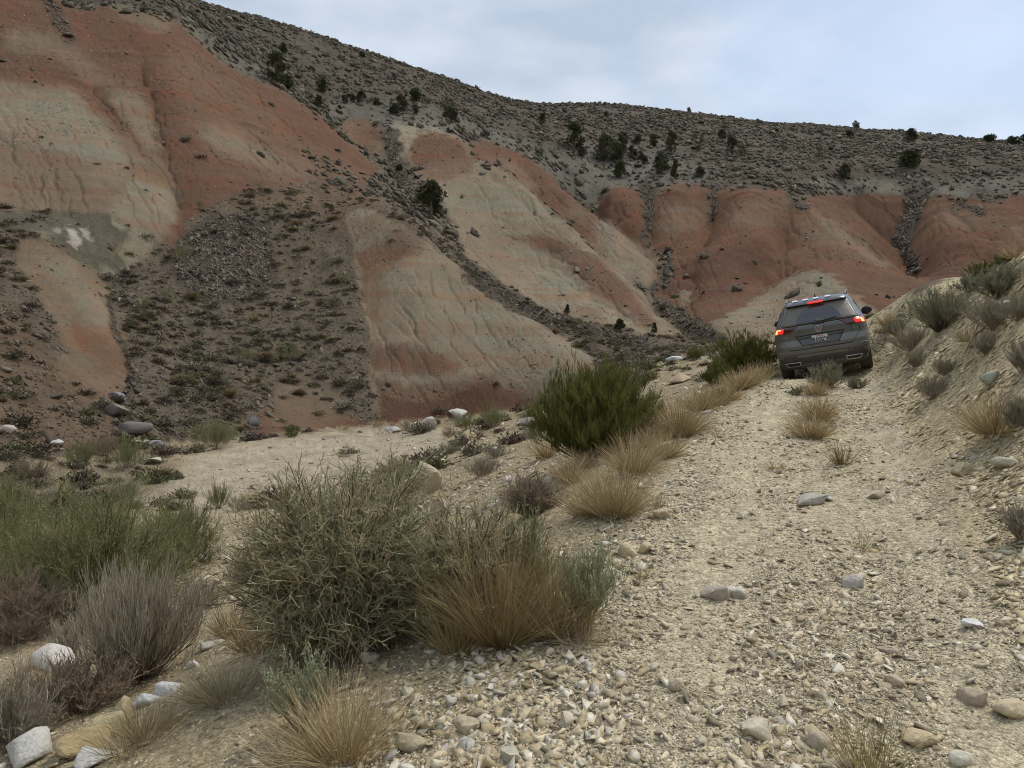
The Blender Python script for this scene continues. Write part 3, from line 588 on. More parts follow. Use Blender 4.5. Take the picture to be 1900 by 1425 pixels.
NEAR_VIS = (EF > CM-.02)
Uf, Vf = world_pix(X0, Y0, Z0)
INF = (Uf > -60) & (Uf < 1960) & (Vf < 1480)
kinds = {}
def class_w(name): return np.clip(1-np.abs(COL0-np.array(CLS[name][0])).sum(-1)*32, 0, 1)
WG, WB, WS, WF, WW = class_w('gravel'), class_w('bank'), class_w('shoulder'), class_w('fine'), class_w('wash')
rng = np.random.RandomState(3)
CREAM = [(.48,.43,.33),(.56,.51,.40),(.40,.34,.24),(.60,.57,.49),(.33,.275,.19),(.50,.44,.32),(.30,.27,.215),(.52,.47,.37)]
patch = np.clip(.55+fbm(X0/.9, Y0/.9, 71, 3)*2.2, .05, 1.2); WT = class_w('track')
def pile(u, v, ru, rv): return np.exp(-((Uf-u)/ru)**2-((Vf-v)/rv)**2)
berm = pile(920,1290,140,90)+pile(820,1400,190,60)+pile(1000,1230,110,50)+pile(1020,1380,120,60)*.7+pile(1150,1010,70,60)+pile(1200,900,50,60)+pile(1290,800,40,40)+pile(1400,715,50,25)+pile(1130,1090,60,60)*.6
near = (RR+0*TT) < 30
def sizes(r, n, lo, hi, pw): 
    u = rng.uniform(0, 1, n); mn = np.maximum(lo, 2.1*r/FPX); return np.minimum(mn*(1-u)**(-1/pw), hi)
p_, r_ = cell_sample(VIS*INF*near*(WG*patch+np.clip(WT+class_w('track')*0, 0, 1)*.7*patch+.35*((V0 > 640) & (U0 > 900))*(1-WB)*(1-WS)*patch+WF*.2+WS*.3*patch), 72000, 1)
o = scatter_stones(p_, sizes(r_, len(p_), .009, .07, 2.5), 1, CREAM, flat=(.25, .55), sink=.38); tag(o, kind='stuff', label='cream coloured gravel and stone chips lying over the dirt track')
p_, r_ = cell_sample(VIS*INF*near*WB*np.clip(patch+.1, 0, 1), 17000, 2)
o = scatter_stones(p_, sizes(r_, len(p_), .014, .10, 2.2), 2, [(.47,.41,.28),(.53,.47,.34),(.40,.34,.22),(.56,.53,.44),(.37,.31,.21)], flat=(.12, .35), tilt=.22); tag(o, kind='stuff', label='flat yellowish stone flakes covering the right hand bank')
p_, r_ = cell_sample(VIS*INF*near*berm*(WG+WS+.2*WB), 2300, 3)
o = scatter_stones(p_, sizes(r_, len(p_), .02, .08, 2.1), 3, [(.56,.53,.46),(.50,.45,.34),(.45,.39,.27),(.58,.56,.51),(.40,.34,.23),(.47,.42,.32)], flat=(.25, .55), tilt=.35, sink=.36); tag(o, kind='stuff', label='whitish rubble heaped along the left edge of the track')
far_near = ((RR+0*TT) > 9) & ((RR+0*TT) < 60)
p_, r_ = cell_sample(VIS*INF*far_near*(WS+WW*.5), 5000, 4)
o = scatter_stones(p_, sizes(r_, len(p_), .04, .22, 2.6), 4, [(.50,.46,.38),(.42,.37,.28),(.36,.31,.24),(.56,.53,.48)], flat=(.3, .7), tilt=.3); tag(o, kind='stuff', label='pale stones strewn over the dry wash and its banks')
rockw = (class_w('dark')*2.6+class_w('gully')*1.2+class_w('scrub')*.4+class_w('mix')*.22+class_w('upper')*.2+BAD*.008)
p_, r_ = cell_sample(VIS*INF*((RR+0*TT) > 28)*((RR+0*TT) < 260)*rockw, 19000, 5)
sz = sizes(r_, len(p_), .12, .6, 3.2)
o = scatter_stones(p_, sz, 5, [(.125,.105,.088),(.155,.13,.108),(.095,.082,.072),(.19,.165,.135),(.15,.13,.112),(.13,.105,.085)], flat=(.4, .85), tilt=.4, name='talus_rubble'); tag(o, kind='stuff', label='dark talus rubble on the slopes and in the gullies')
p_, r_ = cell_sample(VIS*INF*((RR+0*TT) > 38)*((RR+0*TT) < 240)*BAD*np.clip(.1+fbm(X0/6, Y0/6, 91, 3)*3, 0.02, 1), 7000, 6)
o = scatter_stones(p_, sizes(r_, len(p_), .06, .35, 3.5)*.75, 6, [(.12,.08,.062),(.16,.12,.095),(.10,.07,.055),(.20,.165,.13),(.27,.235,.19)], flat=(.35, .7), tilt=.3, name='clay_crumbs'); tag(o, kind='stuff', label='loose crumbs and pebbles on the bare clay slopes')
# single rocks
def rock(u, v, wpx, hpx, col, label, flat=None, yaw=0, seed=0, group=None, rmin=2.3, depth=.8, cuts=14):
    x, y, z, r = at_pix(u, v, rmin); w = wpx*r/FPX; h = hpx*r/FPX*1.15
    rg = np.random.RandomState(seed*7+int(u)); V = cut_stone(IC3_V, rg, cuts+6, .5)
    V = V*(1+.16*np.array([fbm(np.array([p[0]*2+p[2]]), np.array([p[1]*2-p[2]]), seed, 3)[0] for p in V]))[:, None]*1.1
    V = V*np.array([w/2, w/2*depth, h/2])*1.12; c, s = math.cos(yaw), math.sin(yaw)
    V = np.stack([V[:,0]*c-V[:,1]*s, V[:,0]*s+V[:,1]*c, V[:,2]], 1)
    cc = np.array(col)*(1+.25*fbm(V[:,0]/w*3+seed, V[:,2]/h*3+V[:,1]/w*3, seed+3, 3))[:, None]
    o = new_mesh('rock', V, IC3_F.ravel(), np.full(len(IC3_F), 3), M_STONE, cc, smooth=False)
    o.location = (x, y+w*.15, z+h*.24); o.rotation_euler = (rg.uniform(-.1,.1), rg.uniform(-.12,.12), 0)
    return tag(o, label, 'rock', group)
CR, WH, YL, GY, TN = (.47,.40,.30), (.52,.49,.44), (.46,.36,.19), (.40,.38,.33), (.40,.34,.25)
ROCKS = [(1508,936,54,22,GY,'flat grey slab of rock lying in the middle of the track'),(1330,1112,48,34,(.42,.36,.30),'rounded brownish boulder beside a smaller white one on the track'),
 (1368,1108,30,24,(.56,.53,.46),'small whitish stone touching the brownish boulder on the track'),(1408,1372,58,44,(.56,.50,.38),'large cream angular rock at the bottom of the track'),
 (1518,1388,42,36,(.48,.40,.32),'squat pinkish tan rock left of the green grass tuft at the bottom'),(1712,1385,66,30,(.47,.38,.24),'long tan wedge of rock right of the bottom grass tuft'),
 (1788,1420,36,26,(.60,.57,.46),'pale rock cut by the bottom edge right of the tan wedge'),(1586,1090,38,18,(.45,.41,.36),'grey pointed rock in the middle of the lower track'),
 (1806,1167,32,16,(.60,.59,.56),'brightest white flat stone at the right side of the track'),(1537,930,20,10,(.45,.43,.40),'small grey stone just right of the flat grey slab'),
 (1630,925,34,12,TN,'low brown stone on the right wheel line'),(1815,1310,44,26,(.40,.33,.24),'brown ridge of rock at the lower right of the track'),(1885,1335,46,30,(.52,.44,.29),'yellowish rock at the right picture edge'),
 (1662,1275,34,22,(.44,.37,.27),'thin tan shard standing on the track above the brown rocks'),(1255,1284,30,22,(.42,.36,.26),'lone tan stone on the left half of the lower track'),(1650,1215,30,14,TN,'smooth tan stone left of the bright white one'),
 (868,1362,54,34,(.44,.37,.26),'biggest tan stone in the white rubble at bottom centre'),(866,1395,36,30,(.55,.52,.46),'round white stone below the biggest tan stone'),(945,1415,44,34,(.44,.42,.33),'greenish grey rock at the bottom edge of the rubble'),
 (1052,1350,36,36,(.56,.50,.38),'cream block at the right end of the rubble'),(755,1395,66,30,(.38,.33,.22),'brown slab half hidden by the dry grass at the bottom'),(688,1230,46,22,(.50,.45,.34),'tan flat stone under the front of the big spiny shrub'),
 (1228,962,24,24,(.50,.40,.28),'rosy upright stone on the left verge of the track'),(1165,1030,36,22,(.50,.42,.26),'yellow tan rock at the left verge'),(1196,1028,30,20,(.44,.38,.24),'olive tan rock beside the yellow one'),
 (45,1408,96,44,(.50,.48,.43),'large whitish boulder in the bottom left corner'),(120,1400,30,28,(.52,.49,.43),'white stone beside the corner boulder'),(160,1422,60,30,(.50,.49,.45),'blue white rock below the yellow boulder'),
 (140,1402,110,40,YL,'big yellow tan boulder at bottom left'),(228,1335,40,40,(.48,.40,.24),'upright yellow stone at the top of the yellow boulder'),(195,1365,60,44,(.45,.38,.22),'middle lump of the yellow rocks at bottom left'),
 (270,1310,40,22,(.52,.53,.51),'grey white stone behind the yellow rocks'),(310,1288,46,22,(.50,.50,.48),'grey stone under the lilac shrub'),(95,1240,70,34,(.56,.52,.46),'pale rock ledge left of the lilac shrub'),
 (355,1240,30,14,(.55,.54,.48),'white stone right of the lilac shrub'),(385,1205,40,18,(.50,.48,.40),'greenish white slab between the lilac and spiny shrubs'),
 (800,915,50,62,(.48,.40,.27),'tall yellow brown boulder behind the spiny shrub'),(815,960,40,44,(.46,.38,.33),'rounded pinkish boulder below the tall yellow one'),
 (1840,712,30,24,(.40,.42,.34),'greenish rock on the right bank above the tan grass'),(1862,575,40,12,(.50,.47,.38),'pale slab on the upper right bank'),(1875,865,46,14,(.46,.42,.31),'flat shard on the right bank at the frame edge'),
 (1845,700,22,12,TN,'small tan stone next to the greenish rock'),(1790,880,42,22,(.42,.36,.22),'tan boulder half sunk in the foot of the right bank')]
for q, (u, v, w_, h_, c_, lb) in enumerate(ROCKS): rock(u, v, w_, h_, c_, lb, seed=q, yaw=rng.uniform(-.6, .6))
FROCKS = [(100,828,26,12,(.50,.48,.44),'white stone on the red brown slope at far left'),(205,770,40,22,(.22,.19,.165),'dark boulder at the mouth of the left gully',),(240,805,50,26,(.21,.175,.16),'big purple grey boulder below the left gully'),
 (285,830,30,16,(.27,.26,.25),'blue grey block at the foot of the talus'),(215,745,30,14,(.22,.21,.21),'grey slab in the left gully'),(255,830,26,14,(.45,.40,.32),'tan block left of the blue grey one'),
 (470,790,26,16,(.22,.22,.21),'grey stone at the top of the red toe of the talus'),(15,802,28,14,(.42,.36,.30),'pale stone at the left frame edge'),(730,802,26,14,WH,'white rock at the left end of the boulder row below the mound'),
 (765,800,36,18,WH,'broad white rock in the boulder row below the mound'),(800,792,30,18,(.52,.50,.46),'third white rock in the boulder row below the mound'),(850,775,36,18,(.52,.49,.42),'pale rock between the two green bushes below the mound'),
 (870,820,34,26,(.44,.36,.22),'orange tan block on the far bank of the wash'),(920,845,30,16,(.48,.44,.35),'pale flat stone amid grey shrubs on the terrace'),(1255,668,26,10,(.62,.62,.61),'bright white stone behind the big green shrub'),
 (1262,710,40,20,(.46,.36,.24),'orange stone right of the big green shrub'),(985,790,40,20,(.34,.28,.25),'brown rock left of the big green shrub'),(285,1040-180,30,10,(.46,.42,.34),'pale slab at the edge of the wash'),
 (1308,655,24,10,(.44,.38,.28),'tan stone beside the small round green shrub')]
for q, (u, v, w_, h_, c_, lb) in enumerate(FROCKS): rock(u, v, w_, h_, c_, lb, seed=100+q, yaw=rng.uniform(-.6, .6), rmin=8)
# ================================================================== plants
M_PLANT = mat_attr('plant stems and leaves', .85, .22, 9, 0, .12)
M_BARK = mat_attr('bark', .95, .3, 20, .3)
def unit(a): return a/np.maximum(np.linalg.norm(a, axis=-1, keepdims=True), 1e-9)
class Geo:
    def __init__(s): s.v = []; s.f = []; s.c = []; s.n = 0
    def tubes(s, P, R, col, sides=3):
        """P (n,m,3) centre lines, R (n,m) radii, col (n,3)"""
        n, m, _ = P.shape; D = unit(np.gradient(P, axis=1)); ref = np.where(np.abs(D[..., 2:]) > .9, np.array([1., 0, 0]), np.array([0, 0, 1.]))
        A = unit(np.cross(D, ref)); B = np.cross(D, A)
        if sides == 2:
            a = np.random.RandomState(n).uniform(0, math.pi, (n, 1, 1)); W = A*np.cos(a)+B*np.sin(a)
            V = np.stack([P+W*R[..., None], P-W*R[..., None]], 2)
        else:
            an = np.arange(sides)*2*math.pi/sides
            V = P[:, :, None]+(A[:, :, None]*np.cos(an)[None, None, :, None]+B[:, :, None]*np.sin(an)[None, None, :, None])*R[..., None, None]
        k_ = V.shape[2]; idx = np.arange(n*m*k_).reshape(n, m, k_)+s.n
        fs = []
        for q in range(k_ if sides > 2 else 1):
            q2 = (q+1) % k_; fs.append(np.stack([idx[:, :-1, q], idx[:, :-1, q2], idx[:, 1:, q2], idx[:, 1:, q]], -1).reshape(-1, 4))
        s.f.append(np.concatenate(fs)); s.v.append(V.reshape(-1, 3)); s.c.append(np.repeat(col, m*k_, 0)); s.n += n*m*k_
    def leaves(s, P, D, ln, wd, col):
        """quads at P (n,3) along D, length ln, width wd"""
        n = len(P); rs = np.random.RandomState(n); W = unit(np.cross(D, rs.randn(n, 3)))*np.asarray(wd).reshape(-1, 1)*.5; E = unit(D)*np.asarray(ln).reshape(-1, 1)
        V = np.stack([P, P+E*.5+W, P+E, P+E*.5-W], 1); idx = np.arange(n*4).reshape(n, 4)+s.n
        s.f.append(idx); s.v.append(V.reshape(-1, 3)); s.c.append(np.repeat(col, 4, 0)); s.n += n*4
    def build(s, name, mat, parent=None):
        if not s.v: return None
        F = np.concatenate(s.f); return new_mesh(name, np.concatenate(s.v), F.ravel(), np.full(len(F), 4), mat, np.concatenate(s.c), parent, smooth=False)
def curves(P0, D, ln, m, rs, bend=.15, up=0.0, jit=.04):
    n = len(P0); out = [P0]; d = unit(D); L_ = np.asarray(ln).reshape(-1, 1)/(m-1); k_ = rs.randn(n, 3)*bend/(m-1)
    for _ in range(m-1):
        d = unit(d + k_ + rs.randn(n, 3)*jit + np.array([0, 0, up/(m-1)])); out.append(out[-1]+d*L_)
    return np.stack(out, 1)
PLB = 1.3
def pick(cols, n, rs, var=.25):
    c = np.array(cols, float)*PLB*np.array([1.03, 1.0, .88]); return c[rs.randint(0, len(c), n)]*rs.uniform(1-var, 1+var, (n, 1))
def pts_on(P, t):
    n, m, _ = P.shape; x = t*(m-1); i = np.clip(np.floor(x).astype(int), 0, m-2); f = (x-i)[..., None]; a = np.arange(n)[:, None]
    return P[a, i]*(1-f)+P[a, i+1]*f, unit(P[a, i+1]-P[a, i])
def bush(R, H, seed, n1=60, n2=10, n3=6, l2=.35, l3=.16, r1=.006, r2=.003, r3=.0018, c1=None, c2=None, c3=None, up2=.4, up3=.4, spread=1.0, t0=.3, leaf=None, base=.12, fill=.75, s3=3, m3=3, wild=.6, lean=(0, 0)):
    """a shrub R wide (radius), H tall.  returns (branches, twigs) geometry"""
    rs = np.random.RandomState(seed); B, T = Geo(), Geo()
    az = rs.uniform(0, 2*math.pi, n1); q = np.sqrt(rs.uniform(0, 1, n1))*spread
    tip = np.stack([np.cos(az)*R*q, np.sin(az)*R*q, H*np.sqrt(np.clip(1-(q*.93)**2, .02, 1))], 1)*rs.uniform(fill, 1.0, (n1, 1))*(1+.2*np.sin(az*3+seed))[:, None]
    tip[:, 2] = np.maximum(tip[:, 2], H*.12); tip[:, 0] += lean[0]*tip[:, 2]; tip[:, 1] += lean[1]*tip[:, 2]
    P0 = np.stack([np.cos(az)*R*base*q, np.sin(az)*R*base*q, -.05*H+0*q], 1); D = tip-P0; ln = np.linalg.norm(D, axis=1)
    P = curves(P0, unit(D)+np.array([0, 0, -.0]), ln*.92, 6, rs, .35, .25, .10)
    B.tubes(P, np.linspace(1, .35, 6)[None]*r1*rs.uniform(.7, 1.3, (n1, 1)), pick(c1, n1, rs))
    t = rs.uniform(t0, 1.0, (n1, n2)); Q, QD = pts_on(P, t); Q = Q.reshape(-1, 3); QD = QD.reshape(-1, 3); n = len(Q)
    out = unit(Q*np.array([1, 1, .6])+1e-6); D2 = unit(QD*.7+out*.5+rs.randn(n, 3)*wild+np.array([0, 0, up2])); L2 = l2*H*rs.uniform(.5, 1.1, n)
    P2 = curves(Q, D2, L2, 4, rs, .3, up2*.6, .08); T.tubes(P2, np.linspace(1, .5, 4)[None]*r2*np.ones((n, 1)), pick(c2, n, rs))
    if n3:
        t = rs.uniform(.15, 1.0, (n, n3)); Q3, QD3 = pts_on(P2, t); Q3 = Q3.reshape(-1, 3); QD3 = QD3.reshape(-1, 3); k3 = len(Q3)
        D3 = unit(QD3*.8+rs.randn(k3, 3)*wild+np.array([0, 0, up3])); P3 = curves(Q3, D3, l3*H*rs.uniform(.4, 1.1, k3), m3, rs, .2, up3*.4, .05)
        T.tubes(P3, np.linspace(1, .4, m3)[None]*r3*np.ones((k3, 1)), pick(c3, k3, rs), s3)
        if leaf:
            nl, ll, lw, lc = leaf; t = rs.uniform(.1, 1, (k3, nl)); Q4, D4 = pts_on(P3, t); Q4 = Q4.reshape(-1, 3); D4 = D4.reshape(-1, 3)
            T.leaves(Q4, unit(D4+rs.randn(len(Q4), 3)*.7), ll*rs.uniform(.5, 1.2, len(Q4)), lw, pick(lc, len(Q4), rs))
    return B, T
def tussock(R, H, seed, n=500, cols=None, w=.002, base=.12, stiff=.5, lean=(0, 0), droop=.9):
    rs = np.random.RandomState(seed); G = Geo(); az = rs.uniform(0, 2*math.pi, n); q = np.sqrt(rs.uniform(0, 1, n))
    P0 = np.stack([np.cos(az)*q*R*base*2.2, np.sin(az)*q*R*base*2.2, 0*q-.02], 1); ang = q*(1.15-stiff*.6)+rs.randn(n)*.14
    D = np.stack([np.cos(az)*np.sin(ang)+lean[0], np.sin(az)*np.sin(ang)+lean[1], np.cos(ang)], 1); ln = np.hypot(H*np.cos(ang), R*np.sin(ang)*.95)*rs.uniform(.6, 1.12, n)
    P = curves(P0, D, ln, 5, rs, .25, -droop*(1-stiff)*.8, .04)
    P[..., 2] = np.maximum(P[..., 2], .01)
    G.tubes(P, np.array([1, .9, .7, .5, .2])[None]*w*rs.uniform(.6, 1.3, (n, 1)), pick(cols, n, rs, .3), 2); return G
# colours of leaves and stems
EPH = [(.110,.122,.036),(.14,.147,.044),(.078,.09,.03),(.175,.172,.06)]; EPH_D = [(.060,.065,.030),(.09,.075,.045)]
GREYT = [(.30,.265,.225),(.25,.22,.19),(.34,.31,.27),(.20,.17,.15)]; SPINE = [(.24,.24,.155),(.32,.315,.215),(.18,.19,.12),(.34,.31,.21),(.24,.18,.12)]; WOODY = [(.12,.095,.075),(.16,.13,.11),(.08,.065,.055)]
STRAW = [(.37,.30,.19),(.32,.255,.155),(.41,.345,.235),(.27,.21,.13),(.36,.295,.19)]; STRAWD = [(.28,.205,.12),(.33,.24,.14),(.24,.18,.105),(.20,.165,.10)]
SAGE = [(.23,.235,.175),(.19,.20,.14),(.26,.26,.20),(.17,.165,.125)]; LEAFG = [(.175,.190,.09),(.21,.215,.11),(.135,.155,.075),(.25,.235,.14)]
PURP = [(.17,.13,.105),(.21,.165,.13),(.12,.095,.08),(.25,.20,.155)]; LILAC = [(.37,.335,.285),(.32,.285,.24),(.42,.385,.33),(.26,.225,.185)]; PALEG = [(.26,.29,.20),(.22,.25,.16),(.30,.32,.24)]
def near(a): return a
KINDS = {}
def make(kind, R, H, seed, dens=1.0):
    d = dens; I = lambda x: max(3, int(x*d))
    if kind == 'ephedra':  return bush(R, H, seed, I(260), 14, 8, .12, .10, .007, .0035, .0027, EPH_D, EPH+EPH_D[:1], EPH, .5, .9, 1.06, .3, fill=.8, base=.25, wild=.42)
    if kind == 'spiny':    return bush(R, H, seed, I(150), 13, 9, .24, .085, .008, .0034, .0026, WOODY, SPINE+WOODY, SPINE, .15, .1, 1.05, .3, wild=.85)
    if kind == 'lilac':    return bush(R, H, seed, I(130), 11, 5, .42, .14, .006, .0026, .0018, PURP, LILAC, LILAC, 1.1, 1.2, .95, .25, wild=.25)
    if kind == 'sage':     return bush(R, H, seed, I(70), 10, 6, .28, .12, .007, .003, .0022, WOODY, GREYT+SAGE, SAGE, .4, .7, 1.0, .3, leaf=(2, .02, .006, SAGE), wild=.5)
    if kind == 'twiggy':   return bush(R, H, seed, I(90), 12, 6, .30, .13, .006, .0026, .0017, PURP, PURP, PURP+GREYT[:1], .3, .3, 1.0, .25, wild=.6)
    if kind == 'greytwig': return bush(R, H, seed, I(80), 10, 6, .34, .15, .005, .0024, .0016, GREYT, GREYT, GREYT+SAGE[:1], .6, .6, 1.0, .25, wild=.5)
    if kind == 'feather':  return bush(R, H, seed, I(100), 14, 6, .26, .13, .008, .0030, .0016, WOODY, EPH_D+LEAFG, LEAFG, .5, .5, 1.1, .3, leaf=(4, .022, .006, LEAFG), wild=.5)
    if kind == 'rabbit':   return bush(R, H, seed, I(90), 10, 5, .36, .15, .006, .0028, .0020, GREYT, LEAFG+SPINE, LEAFG, .9, .9, 1.0, .3, leaf=(2, .022, .005, LEAFG), wild=.35)
    if kind == 'pale':     return bush(R, H, seed, I(40), 8, 5, .35, .14, .004, .002, .0016, STRAWD, PALEG+GREYT, PALEG, .9, .9, .9, .3, leaf=(3, .016, .006, PALEG), wild=.35)
GRASS = {'straw': STRAW, 'strawd': STRAWD+[(.15,.15,.07)], 'greengrass': [(.19,.20,.09),(.27,.24,.13),(.34,.27,.15)], 'greygrass': [(.33,.28,.20),(.28,.24,.18),(.36,.30,.20)]}
def empty(name, loc, rz=0):
    o = bpy.data.objects.new(name, None); C.collection.objects.link(o); o.location = loc; o.rotation_euler = (0, 0, rz); return o
def shrub(kind, u, v, wpx, hpx, label, name='shrub', cat='shrub', rmin=2.3, seed=None, dens=1.0, thick=1.0, group=None, lean=(0,0), push=.35, **kw):
    x, y, z, r = at_pix(u, v, rmin); gk = kind in GRASS; ks = {'spiny': (1.08, 1.0), 'feather': (1.05, .95), 'ephedra': (.98, .93), 'lilac': (.9, .82), 'sage': (.88, .70), 'pale': (.95, .95), 'rabbit': (.95, .92)}.get(kind, (.88, .82)); R = wpx*r/FPX/2*(1.02 if gk else ks[0]); H = hpx*r/FPX*(1.05 if gk else ks[1]); seed = int(u*7+v) if seed is None else seed
    rr = math.hypot(x, y); x, y = x*(1+push*R/rr), y*(1+push*R/rr); z = float(ground_z(x, y))
    tk = max(1.0, .62*r/FPX/.0022)*thick                                        # far plants: fewer, stouter twigs
    if kind in GRASS:
        n = int(kw.get('n', 650)*dens); G = tussock(R, H, seed, n, GRASS[kind], .0016*tk, kw.get('base', .16), kw.get('stiff', .5), lean)
        o = G.build(name, M_PLANT); o.location = (x, y, z); return tag(o, label, cat, group)
    B, T = make(kind, R, H, seed, dens)
    root = empty(name, (x, y, z))
    def fat(Gm):
        return Gm
    b = B.build('branches', M_PLANT, root); t = T.build('twigs', M_PLANT, root)
    return tag(root, label, cat, group)
